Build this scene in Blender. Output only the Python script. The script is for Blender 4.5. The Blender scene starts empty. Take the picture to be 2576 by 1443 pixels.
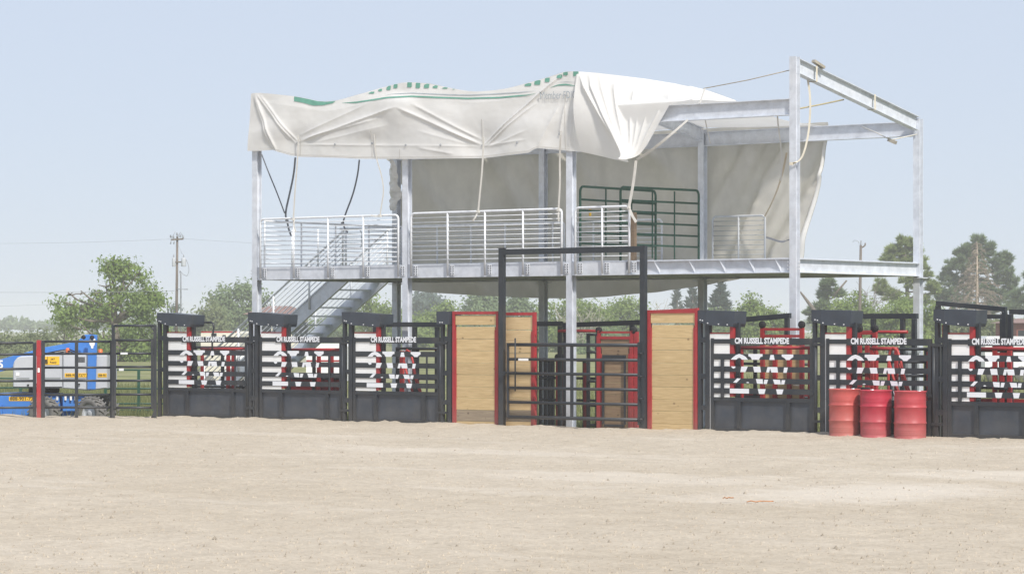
import bpy, bmesh, math, random
from math import sin, cos, pi, radians, tan, atan2, sqrt, exp
from mathutils import Vector, noise
R = random.Random(7)
SC = bpy.context.scene
COL = SC.collection

# ------------------------------------------------------------------ camera
FPX, CAMH = 7000.0, 2.0          # focal length in survey pixels (frame 2576 wide, horizon at row 824), eye height in metres
cam = bpy.data.objects.new('camera', bpy.data.cameras.new('camera'))
COL.objects.link(cam)
cam.location = (0, 0, CAMH); cam.rotation_euler = (pi/2, 0, 0)
cam.data.sensor_width = 36; cam.data.lens = 36*FPX/2576
cam.data.shift_y = (824-721.5)/2576
cam.data.clip_start = 0.5; cam.data.clip_end = 6000
SC.camera = cam
# ------------------------------------------------------------------ daylight
SUN_EL, SUN_AZ = radians(46), atan2(0.45, -0.89)     # azimuth clockwise from +Y (the viewing direction)
world = bpy.data.worlds.new('World'); SC.world = world; world.use_nodes = True
wn, wl = world.node_tree.nodes, world.node_tree.links
sky = wn.new('ShaderNodeTexSky'); sky.sky_type = 'NISHITA'; sky.sun_disc = False
sky.sun_elevation = SUN_EL; sky.sun_rotation = SUN_AZ
sky.altitude = 1000; sky.air_density = 1.0; sky.dust_density = 0.6; sky.ozone_density = 3.0
bg = wn['Background']; bg.inputs[1].default_value = 0.10
veil = wn.new('ShaderNodeMix'); veil.data_type = 'RGBA'; veil.inputs[0].default_value = 0.90   # a thin, even summer haze over the whole sky
veil.inputs[7].default_value = (3.40, 3.76, 4.46, 1)
wl.new(sky.outputs[0], veil.inputs[6]); wl.new(veil.outputs[2], bg.inputs[0])
sun = bpy.data.objects.new('sun', bpy.data.lights.new('sun', 'SUN')); COL.objects.link(sun)
sun.data.energy = 2.5; sun.data.angle = radians(4.0); sun.data.color = (1.0, 0.955, 0.89)
sd = Vector((sin(SUN_AZ)*cos(SUN_EL), cos(SUN_AZ)*cos(SUN_EL), sin(SUN_EL)))
sun.rotation_euler = sd.to_track_quat('Z', 'Y').to_euler(); sun.location = sd*60
SC.view_settings.view_transform = 'Standard'; SC.view_settings.look = 'None'
SC.view_settings.exposure = 0.85; SC.view_settings.gamma = 1.0
SC.cycles.volume_bounces = 1; SC.cycles.max_bounces = 6; SC.cycles.transparent_max_bounces = 8

# ------------------------------------------------------------------ survey: the row of chutes and the stand share one axis
TH = radians(37); CS, SN = cos(TH), sin(TH)
OX, OY = 149/122, FPX/122        # the stand's middle front column: u = v = 0 (u along the row to the right, v away from the arena)
def U(x, v):
    t = (x-1288)/FPX
    return (t*(OY+v*CS)-OX-v*SN)/(CS+t*SN)
def Zs(x, y, v):
    return CAMH+(824-y)*(OY-U(x, v)*SN+v*CS)/FPX
def P(x, y, v): return (U(x, v), v, Zs(x, y, v))
def to_world(u, v): return (OX+u*CS+v*SN, OY-u*SN+v*CS)
def WX(x, Y): return (x-1288)*Y/FPX
def WZ(y, Y): return CAMH+(824-y)*Y/FPX
VG = -1.62                       # line of the chute gates
GZ = -0.30                       # the field behind lies lower than the arena sand

def lerp(a, b, t): return a+(b-a)*t
def interp(pts, x):
    if x <= pts[0][0]: return pts[0][1]
    for (a, b), (c, d) in zip(pts, pts[1:]):
        if x <= c: return b+(d-b)*(x-a)/(c-a) if c > a else d
    return pts[-1][1]

# ------------------------------------------------------------------ materials
MATS = {}
def mat(name, col, rough=0.6, metal=0.0, var=0.12, scale=6.0, bump=0.0, bscale=40.0, stretch=(1, 1, 1), spec=0.4, col2=None, trans=0.0, rnd=0.0, dirt=None, foot=0.0):
    m = bpy.data.materials.new(name); m.use_nodes = True
    n, l = m.node_tree.nodes, m.node_tree.links
    b = n['Principled BSDF']
    b.inputs['Roughness'].default_value = rough; b.inputs['Metallic'].default_value = metal
    b.inputs['Specular IOR Level'].default_value = spec
    tc = n.new('ShaderNodeTexCoord'); mp = n.new('ShaderNodeMapping'); mp.inputs['Scale'].default_value = stretch
    l.new(tc.outputs['Object'], mp.inputs[0])
    nz = n.new('ShaderNodeTexNoise'); nz.inputs['Scale'].default_value = scale; nz.inputs['Detail'].default_value = 5; nz.inputs['Roughness'].default_value = 0.65
    l.new(mp.outputs[0], nz.inputs['Vector'])
    rp = n.new('ShaderNodeValToRGB')
    rp.color_ramp.elements[0].position = 0.32; rp.color_ramp.elements[1].position = 0.70
    c2 = col2 or tuple(min(1, c*(1+var)) for c in col)
    c1 = tuple(c*(1-var) for c in col)
    rp.color_ramp.elements[0].color = (*c1, 1); rp.color_ramp.elements[1].color = (*c2, 1)
    l.new(nz.outputs['Fac'], rp.inputs[0])
    out = rp.outputs[0]
    if dirt:
        nd = n.new('ShaderNodeTexNoise'); nd.inputs['Scale'].default_value = dirt[1]; nd.inputs['Detail'].default_value = 6
        md = n.new('ShaderNodeMapping'); md.inputs['Scale'].default_value = dirt[3] if len(dirt) > 3 else (1, 1, 1); md.inputs['Location'].default_value = (3.1, 7.7, 1.3)
        l.new(tc.outputs['Object'], md.inputs[0]); l.new(md.outputs[0], nd.inputs['Vector'])
        rr = n.new('ShaderNodeMapRange'); rr.inputs[1].default_value = 0.52; rr.inputs[2].default_value = 0.75; rr.inputs[4].default_value = dirt[2]
        l.new(nd.outputs['Fac'], rr.inputs[0])
        mx = n.new('ShaderNodeMix'); mx.data_type = 'RGBA'
        l.new(rr.outputs[0], mx.inputs[0]); l.new(out, mx.inputs[6]); mx.inputs[7].default_value = (*dirt[0], 1)
        out = mx.outputs[2]
    if foot:
        sx = n.new('ShaderNodeSeparateXYZ'); l.new(tc.outputs['Object'], sx.inputs[0])
        nf = n.new('ShaderNodeTexNoise'); nf.inputs['Scale'].default_value = 5.0; nf.inputs['Detail'].default_value = 6; l.new(tc.outputs['Object'], nf.inputs['Vector'])
        ma = n.new('ShaderNodeMath'); ma.operation = 'MULTIPLY_ADD'; ma.inputs[1].default_value = -0.55; l.new(nf.outputs['Fac'], ma.inputs[0]); l.new(sx.outputs['Z'], ma.inputs[2])
        mf = n.new('ShaderNodeMapRange'); mf.inputs[1].default_value = -0.22; mf.inputs[2].default_value = 0.30; mf.inputs[3].default_value = foot; mf.inputs[4].default_value = 0.0
        l.new(ma.outputs[0], mf.inputs[0])
        mx2 = n.new('ShaderNodeMix'); mx2.data_type = 'RGBA'; l.new(mf.outputs[0], mx2.inputs[0]); l.new(out, mx2.inputs[6]); mx2.inputs[7].default_value = (0.33, 0.285, 0.225, 1)
        out = mx2.outputs[2]
    if rnd:
        oi = n.new('ShaderNodeObjectInfo'); mr = n.new('ShaderNodeMapRange'); mr.inputs[3].default_value = 1-rnd; mr.inputs[4].default_value = 1+rnd*0.5
        l.new(oi.outputs['Random'], mr.inputs[0])
        hs = n.new('ShaderNodeHueSaturation'); l.new(mr.outputs[0], hs.inputs['Value']); l.new(out, hs.inputs['Color'])
        out = hs.outputs[0]
    l.new(out, b.inputs['Base Color'])
    if bump:
        nb = n.new('ShaderNodeTexNoise'); nb.inputs['Scale'].default_value = bscale; nb.inputs['Detail'].default_value = 4
        l.new(mp.outputs[0], nb.inputs['Vector'])
        bp = n.new('ShaderNodeBump'); bp.inputs['Strength'].default_value = bump; bp.inputs['Distance'].default_value = 0.02
        l.new(nb.outputs['Fac'], bp.inputs['Height']); l.new(bp.outputs[0], b.inputs['Normal'])
    if trans:
        tr = n.new('ShaderNodeBsdfTranslucent'); l.new(out, tr.inputs[0])
        ms = n.new('ShaderNodeMixShader'); ms.inputs[0].default_value = trans
        l.new(b.outputs[0], ms.inputs[1]); l.new(tr.outputs[0], ms.inputs[2])
        l.new(ms.outputs[0], n['Material Output'].inputs[0])
    MATS[name] = m
    return m
GALV = mat('galvanised_steel', (0.63, 0.66, 0.71), 0.5, 0.08, 0.14, 5, 0.05, 30, dirt=((0.70, 0.71, 0.74), 2.2, 0.6))
GALVT = mat('galvanised_tube', (0.78, 0.80, 0.83), 0.45, 0.1, 0.1, 8)
DARK = mat('charcoal_paint', (0.024, 0.029, 0.036), 0.42, 0.0, 0.18, 4, 0.0, dirt=((0.085, 0.08, 0.075), 1.8, 0.35), foot=0.10)
SHEET = mat('charcoal_sheet', (0.042, 0.052, 0.069), 0.38, 0.0, 0.22, 2.2, 0.25, 2.0, dirt=((0.12, 0.11, 0.10), 1.4, 0.35), foot=0.10)
RED = mat('red_paint', (0.36, 0.028, 0.033), 0.42, 0.0, 0.15, 6, dirt=((0.24, 0.07, 0.06), 7, 0.55), foot=0.2)
WHITE = mat('white_sheet', (0.85, 0.85, 0.84), 0.5, 0.0, 0.03, 2, dirt=((0.62, 0.59, 0.54), 3, 0.35))
LETTER = mat('white_lettering', (0.78, 0.80, 0.84), 0.5, 0.0, 0.03, 4)
BOLT = mat('bolt_zinc', (0.75, 0.76, 0.78), 0.35, 0.3, 0.05)
RUBBER = mat('black_rubber', (0.015, 0.015, 0.017), 0.7)
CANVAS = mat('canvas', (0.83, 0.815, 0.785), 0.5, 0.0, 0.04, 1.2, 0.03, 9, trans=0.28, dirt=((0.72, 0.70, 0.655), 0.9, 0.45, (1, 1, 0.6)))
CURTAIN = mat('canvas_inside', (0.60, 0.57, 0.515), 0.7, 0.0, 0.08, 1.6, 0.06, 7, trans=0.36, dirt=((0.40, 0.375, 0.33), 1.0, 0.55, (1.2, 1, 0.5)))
PRINT = mat('green_print', (0.13, 0.33, 0.25), 0.6, 0.0, 0.12, 8)
GREYPRINT = mat('grey_print', (0.38, 0.42, 0.45), 0.6)
GREEN = mat('green_paint', (0.025, 0.085, 0.055), 0.45, 0.0, 0.2, 6)
STRAP = mat('webbing_pale', (0.60, 0.58, 0.535), 0.8, 0.0, 0.1, 12)
STRAPD = mat('webbing_dark', (0.17, 0.18, 0.20), 0.8, 0.0, 0.1, 12)
STRAPT = mat('webbing_tan', (0.42, 0.35, 0.25), 0.8, 0.0, 0.1, 12)
LUMBER = mat('grey_lumber', (0.36, 0.33, 0.27), 0.8, 0.0, 0.2, 9)
BLUE = mat('blue_paint', (0.055, 0.205, 0.58), 0.35, 0.0, 0.08, 3, dirt=((0.10, 0.19, 0.42), 2.5, 0.4))
SILVER = mat('silver_cover', (0.50, 0.52, 0.55), 0.45, 0.05, 0.06, 2, dirt=((0.42, 0.42, 0.42), 2.5, 0.4))
YELLOW = mat('yellow_sticker', (0.85, 0.50, 0.03), 0.5, 0.0, 0.05)
BLACK = mat('black_print', (0.02, 0.02, 0.02), 0.6)
TYRE = mat('dusty_tyre', (0.17, 0.165, 0.155), 0.85, 0.0, 0.2, 9)
AMBER = mat('amber_lens', (0.75, 0.16, 0.04), 0.3)
GLASS = mat('dark_window', (0.03, 0.035, 0.04), 0.12)
CREAM = mat('cream_panel', (0.70, 0.66, 0.55), 0.5, 0.0, 0.05, 3)
ROOFM = mat('brown_roof', (0.24, 0.15, 0.13), 0.8, 0.0, 0.2, 4)
POLE = mat('weathered_pole', (0.16, 0.135, 0.115), 0.85, 0.0, 0.25, 8, stretch=(1, 1, 0.1))
BARK = mat('bark', (0.15, 0.125, 0.10), 0.9, 0.0, 0.3, 10, stretch=(1, 1, 0.3))
DEADW = mat('dead_branches', (0.38, 0.31, 0.24), 0.9, 0.0, 0.25, 3)
PALEW = mat('pale_branches', (0.34, 0.32, 0.25), 0.9, 0.0, 0.2, 3)
GREYBOX = mat('grey_cabinet', (0.27, 0.29, 0.30), 0.5, 0.0, 0.08, 3)
CONDUCT = mat('cable_grey', (0.33, 0.35, 0.38), 0.6)
def leafmat(name, a, b, sc=0.9):
    return mat(name, a, 0.6, 0.0, 0.3, sc, col2=b, trans=0.5, spec=0.25)
L_COTTON = leafmat('leaf_cottonwood', (0.17, 0.27, 0.065), (0.40, 0.52, 0.16))
L_OLIVE = leafmat('leaf_olive', (0.186, 0.232, 0.101), (0.342, 0.387, 0.186))
L_BUSH = leafmat('leaf_bush', (0.18, 0.28, 0.075), (0.41, 0.51, 0.16))
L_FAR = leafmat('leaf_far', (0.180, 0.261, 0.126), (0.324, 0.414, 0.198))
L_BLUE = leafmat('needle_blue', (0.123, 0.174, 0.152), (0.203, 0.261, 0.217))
L_PINE = leafmat('needle_pine', (0.13, 0.20, 0.105), (0.27, 0.35, 0.16), 1.6)
L_PINE2 = leafmat('needle_yellow_green', (0.20, 0.28, 0.09), (0.42, 0.49, 0.18), 1.6)  # lighter and yellower than needle_pine
L_DEAD = leafmat('needle_dead', (0.33, 0.27, 0.21), (0.47, 0.39, 0.31))
L_GRASS = leafmat('grass_blade', (0.187, 0.220, 0.077), (0.352, 0.363, 0.165), 0.5)

def wood_material(name, a, b):
    m = bpy.data.materials.new(name); m.use_nodes = True
    n, l = m.node_tree.nodes, m.node_tree.links; bs = n['Principled BSDF']; bs.inputs['Roughness'].default_value = 0.7
    tc = n.new('ShaderNodeTexCoord'); oi = n.new('ShaderNodeObjectInfo')
    ad = n.new('ShaderNodeVectorMath'); ad.operation = 'ADD'
    sc = n.new('ShaderNodeVectorMath'); sc.operation = 'SCALE'; sc.inputs['Scale'].default_value = 37.0
    cb = n.new('ShaderNodeCombineXYZ'); l.new(oi.outputs['Random'], cb.inputs[0]); l.new(oi.outputs['Random'], cb.inputs[2])
    l.new(cb.outputs[0], sc.inputs[0]); l.new(tc.outputs['Object'], ad.inputs[0]); l.new(sc.outputs[0], ad.inputs[1])
    mp = n.new('ShaderNodeMapping'); mp.inputs['Scale'].default_value = (1.2, 1.2, 16); l.new(ad.outputs[0], mp.inputs[0])
    nz = n.new('ShaderNodeTexNoise'); nz.inputs['Scale'].default_value = 2.2; nz.inputs['Detail'].default_value = 6; nz.inputs['Distortion'].default_value = 0.8
    l.new(mp.outputs[0], nz.inputs['Vector'])
    rp = n.new('ShaderNodeValToRGB'); rp.color_ramp.elements[0].position = 0.3; rp.color_ramp.elements[1].position = 0.72
    rp.color_ramp.elements[0].color = (*a, 1); rp.color_ramp.elements[1].color = (*b, 1); l.new(nz.outputs['Fac'], rp.inputs[0])
    vo = n.new('ShaderNodeTexVoronoi'); vo.inputs['Scale'].default_value = 4.2
    m2 = n.new('ShaderNodeMapping'); m2.inputs['Scale'].default_value = (0.8, 0.8, 1.0); l.new(ad.outputs[0], m2.inputs[0]); l.new(m2.outputs[0], vo.inputs['Vector'])
    kr = n.new('ShaderNodeMapRange'); kr.inputs[1].default_value = 0.03; kr.inputs[2].default_value = 0.13; kr.inputs[3].default_value = 0.8; kr.inputs[4].default_value = 0.0
    l.new(vo.outputs['Distance'], kr.inputs[0])
    mx = n.new('ShaderNodeMix'); mx.data_type = 'RGBA'; mx.inputs[7].default_value = (a[0]*0.3, a[1]*0.24, a[2]*0.2, 1)
    l.new(kr.outputs[0], mx.inputs[0]); l.new(rp.outputs[0], mx.inputs[6])
    mr = n.new('ShaderNodeMapRange'); mr.inputs[3].default_value = 0.91; mr.inputs[4].default_value = 1.05; l.new(oi.outputs['Random'], mr.inputs[0])
    hs = n.new('ShaderNodeHueSaturation'); l.new(mr.outputs[0], hs.inputs['Value']); l.new(mx.outputs[2], hs.inputs['Color'])
    l.new(hs.outputs[0], bs.inputs['Base Color'])
    return m
WOOD = wood_material('pine_plank', (0.48, 0.34, 0.165), (0.64, 0.475, 0.25))
WOODS = wood_material('fresh_pine_plank', (0.60, 0.42, 0.21), (0.76, 0.57, 0.32))
WOODD = wood_material('stained_plank', (0.23, 0.18, 0.13), (0.36, 0.29, 0.20))
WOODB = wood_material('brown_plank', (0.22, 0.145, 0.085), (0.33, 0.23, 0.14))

# ------------------------------------------------------------------ mesh builder
class MB:
    def __init__(s): s.v, s.f, s.sm = [], [], []
    def add(s, vs, fs, smooth=False):
        o = len(s.v); s.v += [tuple(p) for p in vs]
        for f in fs: s.f.append(tuple(i+o for i in f)); s.sm.append(smooth)
        return s
    def box(s, a0, a1, b0, b1, c0, c1):
        return s.add([(a0,b0,c0),(a1,b0,c0),(a1,b1,c0),(a0,b1,c0),(a0,b0,c1),(a1,b0,c1),(a1,b1,c1),(a0,b1,c1)],
                     [(0,3,2,1),(4,5,6,7),(0,1,5,4),(1,2,6,5),(2,3,7,6),(3,0,4,7)])
    def hexa(s, bot, top):
        n = len(bot)
        return s.add(list(bot)+list(top), [tuple(range(n-1, -1, -1)), tuple(range(n, 2*n))]+[(i, (i+1) % n, (i+1) % n+n, i+n) for i in range(n)])
    def prism_v(s, poly, v0, v1):
        """polygon of (u, z) corners, extruded from v0 to v1"""
        n = len(poly)
        return s.add([(a, v0, b) for a, b in poly]+[(a, v1, b) for a, b in poly],
                     [tuple(range(n)), tuple(range(2*n-1, n-1, -1))]+[(i+n, (i+1) % n+n, (i+1) % n, i) for i in range(n)])
    def tube(s, pts, r, n=8, caps=True, smooth=True):
        pts = [Vector(p) for p in pts]; rs = r if isinstance(r, (list, tuple)) else [r]*len(pts)
        vs, fs, up = [], [], None
        for i, p in enumerate(pts):
            d = (pts[min(i+1, len(pts)-1)]-pts[max(i-1, 0)]).normalized()
            if up is None: up = d.orthogonal().normalized()
            a = (up-d*up.dot(d)); a = a.normalized() if a.length > 1e-6 else d.orthogonal().normalized()
            b = d.cross(a); up = a
            for k in range(n):
                t = 2*pi*k/n; vs.append(p+(a*cos(t)+b*sin(t))*rs[i])
        for i in range(len(pts)-1):
            for k in range(n): fs.append((i*n+k, i*n+(k+1) % n, (i+1)*n+(k+1) % n, (i+1)*n+k))
        s.add(vs, fs, smooth)
        if caps:
            o = len(s.v)-len(vs)
            s.f.append(tuple(o+k for k in range(n-1, -1, -1))); s.sm.append(False)
            s.f.append(tuple(o+(len(pts)-1)*n+k for k in range(n))); s.sm.append(False)
        return s
    def ribbon(s, pts, wdir, w, th=0.004):
        """flat webbing along pts, w wide along wdir, th thick"""
        pts = [Vector(p) for p in pts]; wd = Vector(wdir).normalized(); vs, fs = [], []
        for i, p in enumerate(pts):
            d = (pts[min(i+1, len(pts)-1)]-pts[max(i-1, 0)]).normalized()
            c = (wd-d*wd.dot(d)).normalized(); nn = d.cross(c)
            for a, b in ((-1,-1),(1,-1),(1,1),(-1,1)): vs.append(p+c*(a*w/2)+nn*(b*th/2))
        for i in range(len(pts)-1):
            for k in range(4): fs.append((i*4+k, i*4+(k+1) % 4, i*4+4+(k+1) % 4, i*4+4+k))
        m = (len(pts)-1)*4
        fs += [(3,2,1,0), (m, m+1, m+2, m+3)]
        return s.add(vs, fs)
    def bar(s, p, q, w, h):
        """rectangular bar p->q; w across (horizontal), h the other way"""
        p, q = Vector(p), Vector(q); d = (q-p).normalized()
        a = Vector((0, 0, 1)).cross(d); a = a.normalized() if a.length > 1e-4 else Vector((1, 0, 0)); b = d.cross(a)
        vs = [c+a*(x*w/2)+b*(y*h/2) for c in (p, q) for x, y in ((-1,-1),(1,-1),(1,1),(-1,1))]
        return s.add(vs, [(3,2,1,0),(4,5,6,7),(0,1,5,4),(1,2,6,5),(2,3,7,6),(3,0,4,7)])
    def lathe(s, prof, c, n=28, axis='z'):
        vs, fs = [], []
        for r, h in prof:
            for k in range(n):
                t = 2*pi*k/n
                vs.append((c[0]+r*cos(t), c[1]+r*sin(t), c[2]+h) if axis == 'z' else (c[0]+r*cos(t), c[1]+h, c[2]+r*sin(t)))
        for i in range(len(prof)-1):
            for k in range(n):
                q = (i*n+k, i*n+(k+1) % n, (i+1)*n+(k+1) % n, (i+1)*n+k)
                fs.append(q if axis == 'z' else q[::-1])
        return s.add(vs, fs, True)
    def grid(s, fn, na, nb, smooth=True, flip=False):
        vs = [fn(i/na, j/nb) for j in range(nb+1) for i in range(na+1)]
        fs = [(j*(na+1)+i, j*(na+1)+i+1, (j+1)*(na+1)+i+1, (j+1)*(na+1)+i) for j in range(nb) for i in range(na)]
        if flip: fs = [f[::-1] for f in fs]
        return s.add(vs, fs, smooth)

class Thing:
    """one top-level thing; parts are given in the frame's own coordinates ('row' = u, v, z along the chutes; 'world' = x, y, z)"""
    def __init__(s, name, label, cat, o=(0, 0, 0), frame='row', group=None, kind=None):
        s.o = Vector(o); s.frame = frame; s.name = name; s.root = None
        s.meta = (label, cat, group, kind)
        s.root = bpy.data.objects.new(name, None); s.root.empty_display_size = 0.2
        COL.objects.link(s.root); s.place(s.root); s.tag(s.root)
    def place(s, ob):
        if s.frame == 'row':
            X, Y = to_world(s.o.x, s.o.y); ob.location = (X, Y, s.o.z); ob.rotation_euler = (0, 0, -TH)
        else: ob.location = s.o
    def tag(s, ob):
        label, cat, group, kind = s.meta
        if label: ob['label'] = label
        if cat: ob['category'] = cat
        if group: ob['group'] = group
        if kind: ob['kind'] = kind
    def part(s, name, mb, m, parent=None, label=None, kind=None):
        me = mb if isinstance(mb, bpy.types.Mesh) else mesh(name, mb, m, s.o)
        ob = bpy.data.objects.new(name, me); COL.objects.link(ob); ob.parent = parent or s.root
        if label: ob['label'] = label
        if kind: ob['kind'] = kind
        return ob

def mesh(name, mb, m, off=(0, 0, 0)):
    off = Vector(off); me = bpy.data.meshes.new(name)
    me.from_pydata([tuple(Vector(p)-off) for p in mb.v], [], mb.f)
    me.polygons.foreach_set('use_smooth', mb.sm)
    ms = m if isinstance(m, (list, tuple)) else [m]
    for x in ms: me.materials.append(x)
    me.update(); return me

def single(name, mb, m, label, cat, o=(0, 0, 0), frame='row', group=None, kind=None):
    """a thing that is one mesh"""
    o = Vector(o); me = mesh(name, mb, m, o); ob = bpy.data.objects.new(name, me); COL.objects.link(ob)
    if frame == 'row':
        X, Y = to_world(o.x, o.y); ob.location = (X, Y, o.z); ob.rotation_euler = (0, 0, -TH)
    else: ob.location = o
    if label: ob['label'] = label
    if cat: ob['category'] = cat
    if group: ob['group'] = group
    if kind: ob['kind'] = kind
    return ob

def text_mb(s, size_h, width, place, bold=0.0):
    """flat lettering; place(x, y) gives the frame point for a point of the text (x 0..width, y 0..size_h)"""
    cu = bpy.data.curves.new('lettering', 'FONT'); cu.body = s; cu.offset = bold; cu.resolution_u = 3
    ob = bpy.data.objects.new('lettering', cu); COL.objects.link(ob)
    bpy.context.view_layer.update()
    me = bpy.data.meshes.new_from_object(ob.evaluated_get(bpy.context.evaluated_depsgraph_get()))
    bpy.data.objects.remove(ob)
    xs = [v.co.x for v in me.vertices]; ys = [v.co.y for v in me.vertices]
    x0, x1, y0, y1 = min(xs), max(xs), min(ys), max(ys)
    mb = MB()
    mb.add([place((v.co.x-x0)/(x1-x0)*width, (v.co.y-y0)/(y1-y0)*size_h) for v in me.vertices], [tuple(p.vertices) for p in me.polygons])
    bpy.data.meshes.remove(me)
    return mb

def arc_path(u0, u1, z0, z1, v, r, n=5, v1=None):
    """an upside-down U with rounded upper corners"""
    v1 = v if v1 is None else v1
    L = u1-u0
    def vv(u): return lerp(v, v1, (u-u0)/L) if L else v
    pts = [(u0, vv(u0), z0)]
    for k in range(n+1):
        t = pi/2*k/n; u = u0+r-r*cos(t); pts.append((u, vv(u), z1-r+r*sin(t)))
    for k in range(n+1):
        t = pi/2*k/n; u = u1-r+r*sin(t); pts.append((u, vv(u), z1-r+r*cos(t)))
    pts.append((u1, vv(u1), z0)); return pts

# ================================================================== summer haze in the air
hm_ = bpy.data.materials.new('haze'); hm_.use_nodes = True
hn = hm_.node_tree.nodes; hn.remove(hn['Principled BSDF'])
hv = hn.new('ShaderNodeVolumePrincipled'); hv.inputs['Color'].default_value = (0.97, 0.98, 1.0, 1); hv.inputs['Density'].default_value = 0.00065
hm_.node_tree.links.new(hv.outputs[0], hn['Material Output'].inputs['Volume'])
single('haze', MB().box(-910, 910, -130, 1410, GZ-1.4, 13.0), hm_, 'pale summer haze in the air', None, (0, 0, 0), 'world', kind='stuff')

# ================================================================== ground
def sand_material():
    m = bpy.data.materials.new('arena_sand'); m.use_nodes = True
    n, l = m.node_tree.nodes, m.node_tree.links; b = n['Principled BSDF']; b.inputs['Roughness'].default_value = 0.95; b.inputs['Specular IOR Level'].default_value = 0.1
    tc = n.new('ShaderNodeTexCoord')
    def nz(sc, det, st=(1, 1, 1), rough=0.6):
        mp = n.new('ShaderNodeMapping'); mp.inputs['Scale'].default_value = st; l.new(tc.outputs['Object'], mp.inputs[0])
        t = n.new('ShaderNodeTexNoise'); t.inputs['Scale'].default_value = sc; t.inputs['Detail'].default_value = det; t.inputs['Roughness'].default_value = rough
        l.new(mp.outputs[0], t.inputs['Vector']); return t.outputs['Fac']
    def ramp(src, p0, p1, c0, c1):
        r = n.new('ShaderNodeValToRGB'); r.color_ramp.elements[0].position = p0; r.color_ramp.elements[1].position = p1
        r.color_ramp.elements[0].color = (*c0, 1); r.color_ramp.elements[1].color = (*c1, 1); l.new(src, r.inputs[0]); return r.outputs[0]
    def mixc(fac, a, bb, mode='MULTIPLY'):
        x = n.new('ShaderNodeMix'); x.data_type = 'RGBA'; x.blend_type = mode
        if isinstance(fac, float): x.inputs[0].default_value = fac
        else: l.new(fac, x.inputs[0])
        l.new(a, x.inputs[6])
        if isinstance(bb, tuple): x.inputs[7].default_value = (*bb, 1)
        else: l.new(bb, x.inputs[7])
        return x.outputs[2]
    c = ramp(nz(0.22, 5), 0.35, 0.68, (0.452, 0.392, 0.308), (0.500, 0.440, 0.356))          # broad damp and dry areas
    c = mixc(1.0, c, ramp(nz(2.3, 6, rough=0.7), 0.30, 0.62, (0.87, 0.86, 0.85), (1.05, 1.05, 1.05)))
    c = mixc(1.0, c, ramp(nz(14, 4, rough=0.7), 0.28, 0.55, (0.80, 0.79, 0.78), (1.03, 1.03, 1.03)))  # clods and hoof marks
    c = mixc(1.0, c, ramp(nz(70, 3), 0.25, 0.6, (0.86, 0.86, 0.86), (1.04, 1.04, 1.04)))
    c = mixc(1.0, c, ramp(nz(5.5, 3, (1, 0.5, 1), 0.55), 0.245, 0.33, (0.68, 0.67, 0.66), (1.0, 1.0, 1.0)))   # scattered dark scuffs
    tr = n.new('ShaderNodeMapRange'); tr.inputs[1].default_value = 0.56; tr.inputs[2].default_value = 0.68; tr.inputs[4].default_value = 0.35
    l.new(nz(0.55, 4, (0.35, 1.0, 1)), tr.inputs[0])
    c = mixc(tr.outputs[0], c, (0.59, 0.535, 0.46), 'MIX')                                      # raked, dry streaks
    pn = nz(1.9, 6, (0.30, 1.2, 1), 0.7)
    for (px_, py_, rx_, ry_, am_) in ((16.6, -17.3, 2.0, 3.2, 0.55), (17.5, -12.5, 4.5, 1.5, 0.5), (12.5, -16.0, 3.5, 1.6, 0.4), (6.0, -11.0, 5.0, 1.1, 0.35), (-2.0, -7.5, 5.0, 0.9, 0.3)):
        mp = n.new('ShaderNodeMapping'); mp.inputs['Location'].default_value = (-px_/rx_, -py_/ry_, 0); mp.inputs['Scale'].default_value = (1/rx_, 1/ry_, 0); l.new(tc.outputs['Object'], mp.inputs[0])
        ln = n.new('ShaderNodeVectorMath'); ln.operation = 'LENGTH'; l.new(mp.outputs[0], ln.inputs[0])
        ad = n.new('ShaderNodeMath'); ad.operation = 'MULTIPLY_ADD'; ad.inputs[1].default_value = 1.6; l.new(pn, ad.inputs[0]); l.new(ln.outputs['Value'], ad.inputs[2])
        mr = n.new('ShaderNodeMapRange'); mr.inputs[1].default_value = 1.15; mr.inputs[2].default_value = 1.75; mr.inputs[3].default_value = am_; mr.inputs[4].default_value = 0.0; l.new(ad.outputs[0], mr.inputs[0])
        c = mixc(mr.outputs[0], c, (0.60, 0.545, 0.47), 'MIX')
    l.new(c, b.inputs['Base Color'])
    bp = n.new('ShaderNodeBump'); bp.inputs['Strength'].default_value = 0.55; bp.inputs['Distance'].default_value = 0.03
    l.new(nz(16, 5), bp.inputs['Height']); l.new(bp.outputs[0], b.inputs['Normal'])
    return m
SAND = sand_material()

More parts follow.
